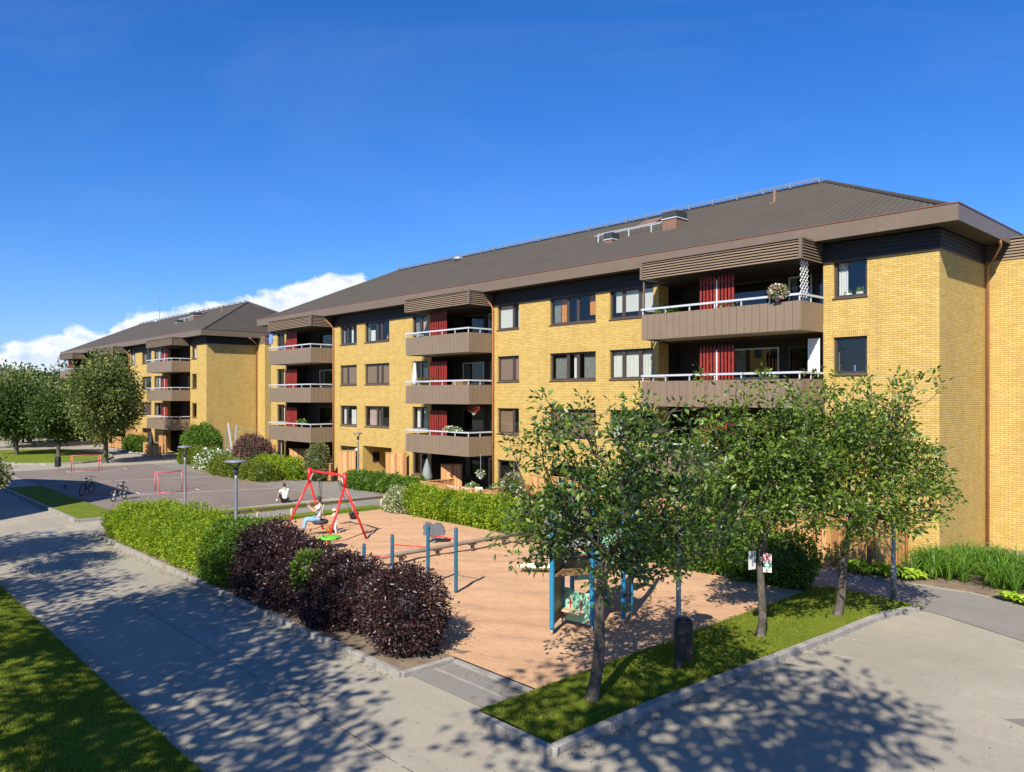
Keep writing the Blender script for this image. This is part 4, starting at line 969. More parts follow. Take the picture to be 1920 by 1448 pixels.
def blade_clump(name, label, spots, mat, L, W, nb, cat, seed, group=None, wide=False):
    """arching strap leaves from each crown"""
    g = np.random.default_rng(seed); V = []; F = []; o = np.array([np.mean([s[0] for s in spots]), np.mean([s[1] for s in spots]), .05])
    for (x, y, sc) in spots:
        for k in range(nb):
            a = g.uniform(0, 6.28); l = L * sc * g.uniform(.65, 1.15); lean = g.uniform(.25, 1.0); w = W * g.uniform(.8, 1.2); seg = 6
            dx, dy = math.cos(a), math.sin(a); px, py = -dy, dx; i0 = len(V); bx, by = x + dx * .04 + g.normal() * .03, y + dy * .04 + g.normal() * .03
            for q in range(seg + 1):
                t = q / seg; hor = l * (.25 + .75*lean) * (t ** 1.25) * .8; z = l * (t * 1.18 - (.42 + .62*lean) * t ** 2.2); ww = (w * (math.sin(math.pi * min(1, t*.9 + .12)) ** .7 if wide else (1 - t ** 3) * .5 + .02))
                V.append((bx + dx*hor - px*ww - o[0], by + dy*hor - py*ww - o[1], max(.02, z) )); V.append((bx + dx*hor + px*ww - o[0], by + dy*hor + py*ww - o[1], max(.02, z) + ww*.25))
            for q in range(seg): k2 = i0 + 2*q; F.append((k2, k2+1, k2+3, k2+2))
    ob = npmesh(name, np.array(V), np.array(F), mat, smooth=True); ob.location = o
    return tag(ob, label, cat, group)
g = np.random.default_rng(3); sp = []
for k in range(190):
    u = g.uniform(-8.9, -1.5); f = 24.62 - max(0, u + 7) * .24; v = g.uniform(f, f + (2.0 if u < -8.6 else 3.6)); sp.append((u, v, 1.0))
blade_clump('daylilies', 'big mass of arching green daylily leaves in front of the yellow gable', sp, 'leaf_lily', 1.3, .024, 46, 'plants', 4)
for k, (u, v, s, lab) in enumerate(((-10.35, 24.1, 1.05, 'yellow-green hosta nearest the fence'), (-9.85, 24.2, 1.1, 'yellow-green hosta between the fence and the lamp post'), (-9.35, 24.3, 1.1, 'yellow-green hosta right behind the lamp post'), (-8.85, 24.35, .9, 'yellow-green hosta at the daylily end'),
        (-6.1, 23.85, .6, 'small bright hosta in front of the middle of the daylilies'), (-5.2, 23.65, .6, 'small bright hosta at the right edge of the photo'), (-5.7, 23.75, .5, 'tiny hosta left of the one at the photo edge'))):
    blade_clump('hosta', lab, [(u, v, s), (u + .25, v + .15, s*.8)], 'leaf_hosta', .62, .075, 42, 'plant', 70 + k, 'hostas by the footpath', True)

# ------------------------------------------------------------------ lamps, bins, signs
def lamp(loc, label, h=3.5, big=False, bin_=False):
    root = empty('lamp_post', loc, label, 'street lamp', 'grey pole lamps')
    MB().lathe([(.075, 0), (.075, .9), (.052, .98), (.046, h - .45), (.046, h - .3)], n=14).build('pole', 'pole', root, True)
    MB().lathe([(.046, h - .32), (.075, h - .26), (.075, h - .12), (.05, h - .08)], n=14).build('collar', 'lampdark', root, True)
    r = .34 if big else .28
    m = MB()
    for a in (0, 2.094, 4.189): m.bar((.04*math.cos(a), .04*math.sin(a), h - .1), (r*.85*math.cos(a), r*.85*math.sin(a), h + .06), .025)
    m.build('bracket', 'lampdark', root)
    MB().lathe([(r*.9, h + .06), (r, h + .085), (r*.96, h + .12), (.05, h + .15)], n=24).build('lamp_head', 'pole', root, True)
    return root
lamp((-22.7, 9.75, 0), 'grey lamp post rising from the hedge row left of the swing', 3.45, True)
lamp((-31.4, 11.4, 0), 'pale lamp post at the end of the lime hedge, in front of the near goal', 3.4)
lamp((-40.4, 24.9, 0), 'thin lamp post beside the entrance and the low hedge', 3.2)
lamp((-8.15, 21.55, 0), 'lamp post between the street trees and the hostas, on the lawn tip', 3.4)
lamp((-8.95, 12.85, .1), 'lamp post carrying a black litter bin, between the first two street trees', 3.3)
def bin_(loc, label, rz=0):
    root = empty('litter_bin', loc, label, 'litter bin', 'black litter bins', rz)
    MB().prism([(-.17, -.14), (.17, -.14), (.19, 0), (.17, .14), (-.17, .14), (-.19, 0)], .24, .98).build('body', 'black', root, bevel=.02)
    MB().sphere((0, 0, .98), .187, 14, 8, (1, .78, .45)).build('lid', 'black', root, True)
    MB().box(-.10, -.146, .80, .10, -.141, .90).build('opening', 'chim_cap', root)
    return root
b = bin_((-8.80, 12.80, .1), 'black litter bin hung on the lamp post on the lawn strip', R(35))
b = bin_((-66.2, 14.6, -.05), 'black litter bin on a short pole by the far road', R(40)); MB().lathe([(.03, 0), (.03, .26)], n=10).build('pole', 'steel', b)
def sign(loc, rz, w, h, label, face=True):
    root = empty('sign', loc, label, 'sign', 'small signs on the tree trunk', rz)
    MB().box(-w/2, 0, -h/2, w/2, .006, h/2).build('plate', 'sign_white', root)
    if face:
        m = MB(); r0, r1 = w*.30, w*.38; cz = h*.26
        for k in range(28):
            a, c = 2*math.pi*k/28, 2*math.pi*(k+1)/28
            m.quad(*[(r*math.cos(t), -.003, cz + r*1.25*math.sin(t)) for r, t in ((r0, a), (r1, a), (r1, c), (r0, c))])
        m.quad((-r0*.75 - .01, -.0035, cz + r0*.95), (-r0*.75 + .02, -.0035, cz + r0*1.0), (r0*.75 + .01, -.0035, cz - r0*.95), (r0*.75 - .02, -.0035, cz - r0*1.0)); m.build('prohibition_ring', 'red_metal', root)
        # dog figure
        d = MB(); 
        for p0, p1, ww in (((-.028, .0), (.022, .0), .022), ((-.026, -.0), (-.030, -.04), .009), ((.02, 0), (.024, -.04), .009), ((.022, .005), (.036, .03), .014), ((.032, .03), (.050, .026), .012), ((-.028, .004), (-.042, .028), .007)):
            d.bar((p0[0], -.0022, cz + p0[1]), (p1[0], -.0022, cz + p1[1]), .001, ww)
        d.build('dog_pictogram', 'black', root)
        MB().box(-w/2 + .004, -.002, -h*.24, w/2 - .004, 0, -h*.03).build('green_band', 'green_sign', root)
        t = MB()
        for k, (z, l) in enumerate(((-.10, .8), (-.16, .65))): t.box(-w*.4, -.003, h*z - .006, -w*.4 + w*l, -.0022, h*z + .006)
        t.build('band_lines', 'white', root)
        t = MB()
        for k, (z, l) in enumerate(((-.31, .75), (-.36, .6), (-.41, .7))): t.box(-w*.4, -.0015, h*z - .004, -w*.4 + w*l, -.0005, h*z + .004)
        t.build('text_lines', 'grey_toy', root)
    else: MB().box(-w*.1, -.012, -h*.3, w*.1, -.001, h*.3).build('clip', 'steel', root)
    return root
M['green_sign'] = pm('sign_green', (.03, .30, .13), .5, .05, 3)
sign((-8.69, 15.86, 1.80), R(30), .18, .43, 'white sign with red prohibition ring and green band on the tree trunk')
sign((-8.97, 15.70, 1.84), R(75), .22, .42, 'plain white sign plate turned sideways on the left of the trunk', False)

# ------------------------------------------------------------------ wooden fences
def board_fence(p0, p1, h, label, group='oiled wooden fences', z0=.08, cap=True, name='wooden_fence', mat='fence'):
    a, b = Vector((*p0, 0)), Vector((*p1, 0)); L = (b - a).length; ang = math.atan2(b.y - a.y, b.x - a.x)
    root = empty(name, (p0[0], p0[1], 0), label, 'fence', group, ang); m = MB(); n = int(L / .135)
    for i in range(n):
        x = i * L / n; y = -.022 if i % 2 else .0; m.box(x + .006, y - .01, z0, x + L/n * 1.18 if i % 2 == 0 else x + L/n*.94, y + .01, h - .03)
    m.build('boards', mat, root)
    q = MB().box(0, .012, .25, L, .05, .33).box(0, .012, h - .3, L, .05, h - .22)
    for k in range(int(L // 1.6) + 2):
        x = min(k * 1.6, L - .07); q.box(x, .051, 0, x + .07, .12, h)
    q.build('posts', 'wood_brown', root)
    if cap: MB().box(-.02, -.05, h, L + .02, .13, h + .03).build('top_rail', mat, root)
board_fence((-33.3, 24.35), (-27.45, 24.35), .98, 'low wooden patio fence behind the rounded hedge')
board_fence((-27.42, 24.35), (-27.42, 26.9), 1.15, 'short wooden side fence beside the second downpipe')
board_fence((-33.33, 24.4), (-33.33, 26.9), .95, 'low side fence at the left of the patio with the parasol')
board_fence((-38.8, 25.8), (-37.95, 26.7), 2.15, 'tall wooden privacy screen right of the entrance')
board_fence((-44.3, 25.8), (-43.5, 26.65), 2.0, 'tall wooden privacy screen left of the entrance')
board_fence((-46.4, 25.4), (-44.4, 25.35), 1.15, 'wooden fence behind the loose upright shrub')
board_fence((-39.9, 26.3), (-38.6, 26.3), 1.0, 'small brown balustrade at the entrance', mat='wood_brown')
board_fence((-26.9, 26.2), (-23.0, 26.2), 1.7, 'wooden fence right of the second downpipe behind the nearest tree')
board_fence((-22.5, 25.9), (-17.0, 25.9), 1.3, 'wooden patio fence behind the play tower')
board_fence((-16.6, 24.4), (-12.4, 24.4), 1.35, 'wooden patio fence below the first big balcony')
board_fence((-12.3, 24.4), (-9.75, 24.4), 1.75, 'taller wooden fence next to the hostas')
board_fence((-9.75, 24.4), (-9.75, 26.95), 1.75, 'wooden end fence meeting the gable corner')
board_fence((-33.8, 26.1), (-33.0, 26.95), 1.75, 'wooden screen panel with ornaments behind the parasol')
board_fence((-51.2, 25.9), (-50.4, 26.76), 1.75, 'wooden screen panel under the leftmost balcony')
board_fence((-56.6, 26.2), (-55.6, 26.9), 1.8, 'wooden fence at the left corner of the near block')
for k, (p, q, h, lab) in enumerate((((-76.2, 23.9), (-71.9, 23.9), 1.05, 'striped wooden fence at the corner of the far block'), ((-78.6, 24.6), (-76.3, 24.6), 1.1, 'plain wooden fence panel beside the striped far one'), ((-84.5, 25.7), (-80.8, 25.7), 1.85, 'tall fence behind the low shrub on the stone edge'),
        ((-91.5, 25.0), (-86.8, 25.0), 1.25, 'fence left of the trunk of the round tree'), ((-89.5, 26.2), (-86, 26.2), 2.1, 'tall stepped fence behind the round tree'), ((-78.5, 26.0), (-76.5, 26.0), 1.9, 'tall screen beneath the far balcony'))):
    board_fence(p, q, h, lab, 'wooden fences at the far block')
for i in range(26):
    st = tag(MB().sphere((0, 0, 0), random.uniform(.14, .24), 7, 5, (1, .8, .6)).build('edging_stone', 'stone'), 'rough pale stone in the row edging the bed by the far fences', 'stone', 'stones edging the far bed')
    st.location = (-86 + i*.42 + random.uniform(-.1, .1), 24.0 + .25*math.sin(i*.7), .08); st.rotation_euler = (0, 0, i * 1.3)

# low rail fence beside the sandpit
root = empty('rail_fence', (-31.95, 13.0, 0), 'low brown wooden rail on short posts along the end of the sandpit', 'fence')
MB().box(-.05, -.2, .54, .05, 8.3, .64).build('rail', 'wood_brown', root, bevel=.01)
for k in range(6): MB().lathe([(.055, 0), (.055, .539)], (0, .1 + k*1.58, 0), 10).build('post', 'post_pale', root, True)

# ------------------------------------------------------------------ play equipment
def swing():
    root = empty('swing_set', (-26.85, 15.15, 0), 'red steel swing frame with two A-shaped ends in the sandpit', 'swing')
    H = 2.53
    MB().tube([(-1.42, 0, H), (1.38, 0, H)], .052, 12).build('crossbar', 'red_metal', root, True)
    for s, fx in ((-1.38, -.45), (1.34, .2)):
        MB().tube([(s, 0, H + .10), (s, 0, H - .42)], .075, 12).build('end_sleeve', 'red_metal', root, True)
        for sy in (-.88, .85): MB().tube([(s, 0, H - .38), (s + fx, sy, .02)], .045, 10).build('leg', 'red_metal', root, True)
        MB().bar((s*.98, 0, H - .42), (s*.80, 0, H - .1), .04).build('brace', 'rail', root)
    return root
swing()
# tyre swing
t = empty('tyre_swing', (-27.35, 15.15, 0), 'round black tyre seat on chains under the red swing frame', 'swing seat')
MB().torus((0, 0, .58), .23, .085, n=28, m=10).build('tyre', 'tyre', t, True)
m = MB()
for a in (.3, 2.4, 4.5): m.tube([(.23*math.cos(a), .23*math.sin(a), .64), (.07*math.cos(a), .07*math.sin(a), 1.5), (.12*math.cos(a), 0, 2.47)], .011, 5)
m.build('chains', 'chim_cap', t)
# bucket seat swung outwards
t = empty('bucket_swing', (-26.0, 15.15, 0), 'black bucket seat hanging crooked at the right end of the red swing frame', 'swing seat')
m = MB(); 
for x in (-.17, .17): m.tube([(x, 0, 2.48), (x*.9, .34, 1.65), (x*.95, .66, 1.03)], .011, 5)
m.build('chains', 'chim_cap', t)
m = MB().torus((0, .68, .98), .17, .035, n=20, m=8); m.torus((0, .68, .80), .11, .035, n=18, m=8)
for a in np.linspace(0, 6.28, 9)[:-1]: m.bar((.17*math.cos(a), .68 + .17*math.sin(a), .98), (.11*math.cos(a), .68 + .11*math.sin(a), .80), .055, .03)
m.build('bucket', 'tyre', t, True)

def blue_posts():
    root = empty('turning_bars', (-17.6, 13.1, 0), 'row of four blue posts with red turning bars, stepping down to the left', 'climbing bars')
    P = [(-16.55, 13.3, 1.89), (-17.56, 13.10, 1.87), (-18.6, 12.60, 1.52), (-19.5, 12.22, 1.18)]
    for x, y, h in P:
        x -= -17.6; y -= 13.1
        p = MB().lathe([(.05, .13), (.052, .16), (.052, h - .05), (.04, h)], (x, y, 0), 12).build('post', 'blue_post', root, True)
        MB().lathe([(.024, -.05), (.024, .14)], (x, y, 0), 8).build('steel_foot', 'steel', p, True); MB().sphere((x, y, h - .01), .05, 10, 6, (1, 1, .5)).build('cap', 'lampdark', p, True)
    for (a, b, z) in ((0, 1, 1.59), (1, 2, 1.24), (2, 3, .86)):
        MB().tube([(P[a][0] + 17.6, P[a][1] - 13.1, z), (P[b][0] + 17.6, P[b][1] - 13.1, z)], .017, 8).build('bar', 'red_metal', root, True)
blue_posts()
# balance beam
root = empty('balance_beam', (-20.9, 12.6, 0), 'long grey wooden balance beam on short posts across the sand', 'balance beam')
MB().tube([(0, -.2, .36), (0, 2.2, .37), (0, 5, .38), (0, 8.0, .38)], .075, 12).build('beam', 'wood_grey', root, True)
for y in (.4, 1.9, 3.4, 4.95, 6.45, 7.8): MB().box(-.05, y - .05, -.05, .05, y + .05, .29).obox((0, y, .285), (.07, 0, 0), (0, .15, 0), (0, 0, .02)).build('post', 'wood_brown', root)
# elephant-like grey spring rider
def rider(loc, rz):
    root = empty('spring_rider', loc, 'grey animal-shaped rocking toy on a spring behind the blue posts', 'spring rider', None, rz)
    prof = [(-.40, .30), (-.36, .44), (-.40, .60), (-.30, .74), (-.12, .70), (-.02, .62), (.08, .70), (.25, .68), (.36, .56), (.42, .40), (.40, .24), (.30, .28), (.24, .18), (.14, .26), (.04, .20), (-.04, .12), (-.12, .22), (-.24, .16), (-.28, .26)]
    for y, nm in ((-.13, 'side_panel'), (.11, 'side_panel')):
        m = MB(); i = 0; n = len(prof); m.v = [(x, y, z + .05) for x, z in prof] + [(x, y + .03, z + .05) for x, z in prof]
        m.f = [tuple(range(n)), tuple(reversed(range(n, 2*n)))] + [(k, (k+1) % n, n + (k+1) % n, n + k) for k in range(n)]; m.build(nm, 'grey_toy', root)
    MB().box(-.1, -.1, .50, .2, .11, .54).build('seat', 'grey_toy', root)
    MB().tube([(.08*math.cos(t), .08*math.sin(t), t/60 + .0) for t in np.linspace(0, 18, 60)], .014, 6).build('spring', 'steel', root, True)
    MB().tube([(-.16, -.24, .66), (-.16, .24, .66)], .015, 8).build('handle', 'steel', root)
rider((-22.9, 17.35, .06), R(47))
# green leaf-shaped toy with orange flower
root = empty('play_disc', (-24.6, 14.0, 0), 'bright green domed leaf toy with an orange flower-shaped handle in the sand', 'play toy')
MB().sphere((0, 0, .46), .42, 18, 8, (1, 1, .22)).build('green_dome', 'green_paint', root, True)
MB().lathe([(.05, 0), (.05, .44)], n=10).build('stem', 'steel', root)
m = MB(); m.tube([(-.14, 0, .5), (-.14, 0, .72)], .02, 6)
for a in np.linspace(0, 6.28, 7)[:-1]: m.sphere((-.14, .07*math.cos(a), .76 + .07*math.sin(a)), .045, 7, 5)
m.build('flower_handle', 'petal_orange', root, True)

def tower():
    root = empty('play_tower', (-11.9, 13.6, 0), 'play tower with blue posts, mint panels and a grey rounded hood behind the nearest tree', 'play tower')
    def cam(X, Y): return (.6813*X - .732*Y + 11.9, .732*X + .6813*Y - 13.6)
    P = dict(a=(.914, 17.6, 2.87), b=(1.86, 17.9, 3.57), c=(2.66, 18.44, 3.6), d=(2.95, 19.1, 3.68), e=(1.21, 18.5, 3.49), f=(1.55, 19.9, 3.3), g=(2.45, 20.2, 3.3))
    Q = {}
    for k, (X, Y, h) in P.items():
        x, y = cam(X, Y); Q[k] = (x, y)
        p = MB().lathe([(.056, .20), (.060, .24), (.060, h - .06), (.045, h)], (x, y, 0), 12).build('post', 'blue_post2', root, True)
        MB().lathe([(.025, -.05), (.025, .22)], (x, y, 0), 8).build('steel_foot', 'steel', p, True)
    def panel(k1, k2, z0, z1, mat, nm, inset=.07, wave=0):
        a, b = Vector((*Q[k1], 0)), Vector((*Q[k2], 0)); d = (b - a).normalized(); a = a + d*inset; b = b - d*inset; s = Vector((-d.y, d.x, 0)) * .009; n = 12; m = MB(); top = []
        for i in range(n + 1): t = i / n; top.append(a.lerp(b, t) + Vector((0, 0, z1 + wave * math.sin(t * 5.5 + 1))))
        for i in range(n):
            p, q = a.lerp(b, i/n) + Vector((0, 0, z0)), a.lerp(b, (i+1)/n) + Vector((0, 0, z0))
            m.quad(p - s, q - s, top[i+1] - s, top[i] - s); m.quad(q + s, p + s, top[i] + s, top[i+1] + s); m.quad(top[i] - s, top[i+1] - s, top[i+1] + s, top[i] + s); m.quad(q - s, p - s, p + s, q + s)
        o = m.build(nm, mat, root)
        mm = MB()
        for t in (.06, .94):
            for z in (z0 + .08, z1 - .1): c = a.lerp(b, t); mm.sphere((c.x - s.x*1.5, c.y - s.y*1.5, z), .03, 8, 5)
        mm.build('bolt_cap', 'red_metal', o, True)
    panel('e', 'b', .18, .92, 'mint', 'low_panel', .05, .03); panel('a', 'e', .25, 2.05, 'hpl', 'side_panel', .05); panel('b', 'c', 1.55, 2.35, 'mint', 'high_panel', .07, .04); panel('c', 'd', 1.4, 2.2, 'orange', 'high_panel', .05)
    panel('f', 'g', .75, 1.45, 'mint', 'low_panel', .07, .04); panel('e', 'f', 1.5, 2.3, 'hpl', 'side_panel', .06); panel('b', 'f', 2.45, 2.85, 'orange', 'sign_panel', .1, .04)
    pl = [Q[k] for k in ('a', 'b', 'c', 'd', 'g', 'f', 'e')]; MB().prism(pl, 1.38, 1.44).build('platform', 'hpl', root)
    a, b = Vector((*Q['e'], 0)), Vector((*Q['b'], 0)); d = (b - a).normalized(); nrm = Vector((d.y, -d.x, 0)); c = a.lerp(b, .48) + nrm * .17
    MB().obox((c.x, c.y, .47), d * .30, nrm * .15, Vector((0, 0, .02))).build('bench_seat', 'wood_light', root, bevel=.01)
    m = MB()
    for t in (.3, .66): q = a.lerp(b, t) + nrm * .02; m.box(q.x - .015, q.y - .015, .46, q.x + .015, q.y + .015, .72)
    m.build('bench_bracket', 'red_metal', root)
    # grey half-barrel hood between the two front posts
    a, b = Vector((*Q['a'], 0)), Vector((*Q['b'], 0)); d = (b - a).normalized(); nn = Vector((-d.y, d.x, 0)); c0 = (a + b) / 2 + nn * .35; m = MB(); L = (b - a).length * .5 - .07; n = 14
    for j in range(7):
        t0, t1 = -L + 2*L*j/7, -L + 2*L*(j+1)/7 - .02
        for i in range(n):
            A0, A1 = math.pi * i / n, math.pi * (i+1) / n; rr = .46
            f_ = lambda t, A, r: c0 + d*t + nn*(r*math.cos(A)) + Vector((0, 0, 2.12 + r*1.5*math.sin(A)))
            m.quad(f_(t0, A0, rr), f_(t1, A0, rr), f_(t1, A1, rr), f_(t0, A1, rr)); m.quad(f_(t1, A0, rr), f_(t1 + .02, A0, rr - .02), f_(t1 + .02, A1, rr - .02), f_(t1, A1, rr))
    m.build('rounded_hood', 'grey_hood', root, True)
    m = MB().obox(c0 + Vector((0, 0, 2.10)), d * (L + .04), nn * .50, Vector((0, 0, .025))).build('hood_rim', 'steel', root)
    # slide and climbing net behind
    x, y = Q['g']; m = MB().bar((x, y, 1.42), (x - .6, y + 2.1, .35), .5, .04); m.bar((x - .25, y - .05, 1.5), (x - .85, y + 2.05, .45), .03, .18); m.bar((x + .25, y + .05, 1.5), (x - .35, y + 2.15, .45), .03, .18); m.build('slide', 'steel', root)
M['blue_post2'] = pm('bright_blue_post', (.018, .19, .34), .4, .1, 3); M['wood_light'] = pm('pale_wood', (.46, .35, .22), .7, .2, 4, bscale=20)
tower()
root = empty('play_table', (-16.8, 16.65, 0), 'small pale yellow play table low over the sand, left of the play tower', 'play table', None, R(40))
MB().box(-.55, -.22, .30, .55, .22, .34).build('table_top', 'pale_yellow' if 'pale_yellow' in M else 'hat', root, bevel=.01)
for x in (-.4, .4): MB().lathe([(.025, 0), (.025, .3)], (x, 0, 0), 8).build('leg', 'steel', root)

def goal(loc, rz, label, sag=0., W=1.5):
    root = empty('football_goal', loc, label, 'goal', 'small red football goals', rz)     # mouth along +y, depth along +x
    H, Dp = 1.15, .8; m = MB(); r = .032
    m.tube([(0, 0, .03), (0, 0, H)], r, 8).tube([(0, W, .03), (0, W, H)], r, 8); m.tube([(0, 0, H), (0, W*.5, H - sag), (0, W, H)], r, 8); m.build('mouth_frame', 'goal_red', root, True)
    m = MB().tube([(Dp, 0, .03), (Dp*.45, 0, H - .06), (0, 0, H)], r*.8, 8).tube([(Dp, W, .03), (Dp*.45, W, H - .06), (0, W, H)], r*.8, 8).tube([(0, 0, .03), (Dp, 0, .03)], r*.8, 8).tube([(0, W, .03), (Dp, W, .03)], r*.8, 8).tube([(Dp, 0, .03), (Dp, W, .03)], r*.8, 8); m.build('back_frame', 'goal_red', root, True)
    m = MB()
    for i in range(13):
        y = W * i / 12; m.tube([(0, y, H - sag*math.sin(math.pi*i/12) - .03), (Dp*.35, y, H*.78 - .1), (Dp, y, .04)], .001, 3, False)
    for j in range(7):
        t = (j + .5) / 7; m.tube([(Dp*t**1.3, 0, H*(1-t)), (Dp*t**1.3 - .03, W/2, H*(1-t) - .06), (Dp*t**1.3, W, H*(1-t))], .001, 3, False)
    m.build('net', 'net', root)
goal((-46.5, 15.2, 0), 0, 'red football goal nearest the lime hedge, with sagging crossbar', .06)
goal((-63.6, 14.9, 0), 0, 'red football goal at the far end of the court in front of the round tree', W=1.85)

def bike(loc, rz, lean, label, helmet=False):
    root = empty('bicycle', loc, label, 'bicycle', 'bicycles parked on the ball court', rz); root.rotation_euler = (lean, 0, rz)
    for x in (-.52, .52):
        w = MB().torus((x, 0, .34), .315, .026, 'y', 28, 8).build('wheel', 'black', root, True)
        m = MB()
        for a in np.linspace(0, 6.28, 13)[:-1]: m.bar((x, 0, .34), (x + .3*math.cos(a), 0, .34 + .3*math.sin(a)), .004)
        m.build('spokes', 'steel', w); MB().tube([(x, -.05, .34), (x, .05, .34)], .03, 8).build('hub', 'steel', w)
    m = MB(); bb = (-.08, 0, .30); st = (-.22, 0, .78); hd = (.33, 0, .82); hl = (.37, 0, .66)
    for a, b, r in ((bb, st, .018), (st, hd, .018), (bb, hl, .022), (hd, hl, .022), (bb, (-.52, .05, .34), .011), (bb, (-.52, -.05, .34), .011), (st, (-.52, .05, .34), .009), (st, (-.52, -.05, .34), .009)): m.tube([a, b], r, 8)
    m.build('frame', 'black', root, True)
    MB().tube([(.38, -.05, .64), (.52, -.05, .34)], .016, 6).tube([(.38, .05, .64), (.52, .05, .34)], .016, 6).build('fork', 'black', root)
    MB().tube([(.30, 0, .82), (.29, 0, .98)], .014, 6).tube([(.24, -.33, 1.0), (.30, -.18, .99), (.30, .18, .99), (.24, .33, 1.0)], .014, 6).build('handlebar', 'black', root)
    MB().tube([(-.22, 0, .78), (-.25, 0, .92)], .013, 6).sphere((-.26, 0, .94), .13, 12, 6, (1, .55, .3)).build('saddle', 'black', root, True)
    MB().torus((-.08, .04, .30), .09, .012, 'y', 16, 5).bar((-.08, .06, .30), (.02, .06, .17), .02).bar((-.08, -.06, .30), (-.18, -.06, .43), .02).build('crank', 'steel', root)
    if helmet:
        h = empty('bicycle_helmet', (loc[0] - .1, loc[1] + .18, .78), 'dark helmet hanging from the handlebar of the right-hand bicycle', 'helmet'); MB().sphere((0, 0, 0), .14, 14, 8, (1, .85, .75)).build('shell', 'lampdark', h, True); MB().torus((0, 0, .07), .10, .012).build('rim', 'rail', h)
bike((-48.0, 12.0, 0), R(140), R(8), 'black bicycle seen three-quarter on, left of the pair on the court')
bike((-44.2, 12.6, 0), R(-45), R(-7), 'black bicycle seen end-on with a helmet on its handlebar', True)
bd = empty('bird', (-51.8, 11.8, 0), 'small dark bird standing on the shaded court', 'bird')
MB().sphere((0, 0, .14), .08, 12, 8, (1.7, .9, .9)).sphere((.13, 0, .24), .045, 10, 6, (1.1, 1, 1)).tube([(.08, 0, .17), (.13, 0, .24)], [.045, .03], 8).build('body', 'lampdark', bd, True); MB().tube([(.17, 0, .24), (.22, 0, .235)], [.012, .002], 6).build('beak', 'chim_cap', bd); MB().obox((-.18, 0, .12), (.08, 0, -.02), (0, .03, 0), (0, 0, .006)).build('tail', 'lampdark', bd); MB().tube([(0, .03, .08), (0, .03, 0)], .006, 5).build('leg', 'chim_cap', bd); MB().tube([(0, -.03, .08), (0, -.03, 0)], .006, 5).build('leg', 'chim_cap', bd)

# climbing frame with pale beams by the gable of the far block
root = empty('climbing_frame', (-62.0, 26.2, 0), 'pale V-shaped steel beams and net frame standing by the gable of the far block', 'climbing frame')
m = MB().bar((.6, 0, .1), (-.6, 0, 3.3), .10).bar((.55, .1, .9), (.9, .1, 3.2), .10); m.build('slanted_beam', 'rail', root)
m = MB()
for x in (-1.8, -.1): m.bar((x, .4, 0), (x, .4, 2.6), .06)
m.bar((-1.8, .4, 2.6), (-.1, .4, 2.6), .06); m.bar((-1.8, .4, 1.3), (-.1, .4, 1.3), .06); m.build('goal_frame', 'steel', root)
m = MB()
for i in range(9): m.bar((-1.8 + i*.21, .4, .1), (-1.8 + i*.21, .4, 1.3), .015)
m.build('net', 'steel', root)
m = MB()
for i in range(22): m.bar((-64.5 + i*.5, 26.6, 0), (-64.5 + i*.5, 26.6, 2.9 if i % 4 == 0 else 1.1), .03)
m.bar((-64.5, 26.6, 2.9), (-54.2, 26.6, 2.9), .03); m.bar((-64.5, 26.6, 1.1), (-54.2, 26.6, 1.1), .02)
tag(m.build('mesh_fence', 'steel'), 'tall thin wire fence in front of the gable of the far block', 'fence')

# ------------------------------------------------------------------ things on balconies and patios
def flowers(name, loc, r, n, leafm, petal, frac, label, pot=None, hang=0, cat='flowers'):
    root = empty(name, loc, label, cat); g = np.random.default_rng(abs(hash(label)) % 999 if False else len(label)); D = g.normal(size=(n, 3)); D /= np.linalg.norm(D, axis=1, keepdims=True); P = D * (g.uniform(.3, 1, n) ** .5)[:, None] * np.array(r)
    V, F = leaves_mesh(P, .09, .6, dirs=D, seed=3); npmesh('foliage', V, F, leafm, root)
    k = int(n * frac); V, F = leaves_mesh(P[:k] * 1.08, .085, .95, dirs=D[:k], seed=5); npmesh('blossom', V, F, petal, root)
    if pot: MB().lathe([(.05, -r[2] - .16), (.11, -r[2] - .08), (.13, -r[2] + .06)], n=12).build('pot', pot, root, True)
    if hang: MB().tube([(0, 0, 0), (0, 0, hang)], .008, 5).build('cord', 'rail', root)
flowers('flower_basket', (-13.42, 25.22, 9.18), (.34, .2, .24), 420, 'leaf_green', 'petal_pink', .75, 'pink and white flowers spilling over the top balcony rail of the right-hand bay')
flowers('hanging_flowers', (-30.75, 25.9, 4.86), (.28, .26, .17), 300, 'leaf_green', 'petal_magenta', .8, 'magenta flowers in a white pot hanging in the middle balcony', 'white', .9)
flowers('hanging_flowers', (-30.2, 25.9, 1.55), (.22, .2, .16), 220, 'leaf_green', 'petal_white', .5, 'white flowers in a pale pot hanging over the patio with the parasol', 'white', 1.0)
flowers('balcony_plants', (-19.3 + 1.0, 25.45, 8.88), (.65, .12, .18), 420, 'leaf_green', 'petal_white', .02, 'green balcony plants at the left end of the top right-hand balcony')
flowers('balcony_plants', (-15.6, 25.5, 8.9), (.4, .12, .14), 200, 'leaf_pale', 'petal_white', .2, 'small mixed plants behind the rail under the red pickets')
flowers('balcony_plants', (-31.9, 25.4, 3.78), (.75, .12, .16), 380, 'leaf_green', 'petal_white', .35, 'white and pink balcony flowers below the hanging magenta ones')
flowers('balcony_plants', (-34.2, 25.4, 6.45), (.8, .1, .09), 260, 'leaf_green', 'petal_magenta', .3, 'row of small red flowers on the rail of the middle bay')
flowers('balcony_plants', (-48.6, 25.5, 3.75), (.7, .12, .2), 300, 'leaf_green', 'petal_white', .1, 'green plants on the lowest balcony of the left bay')
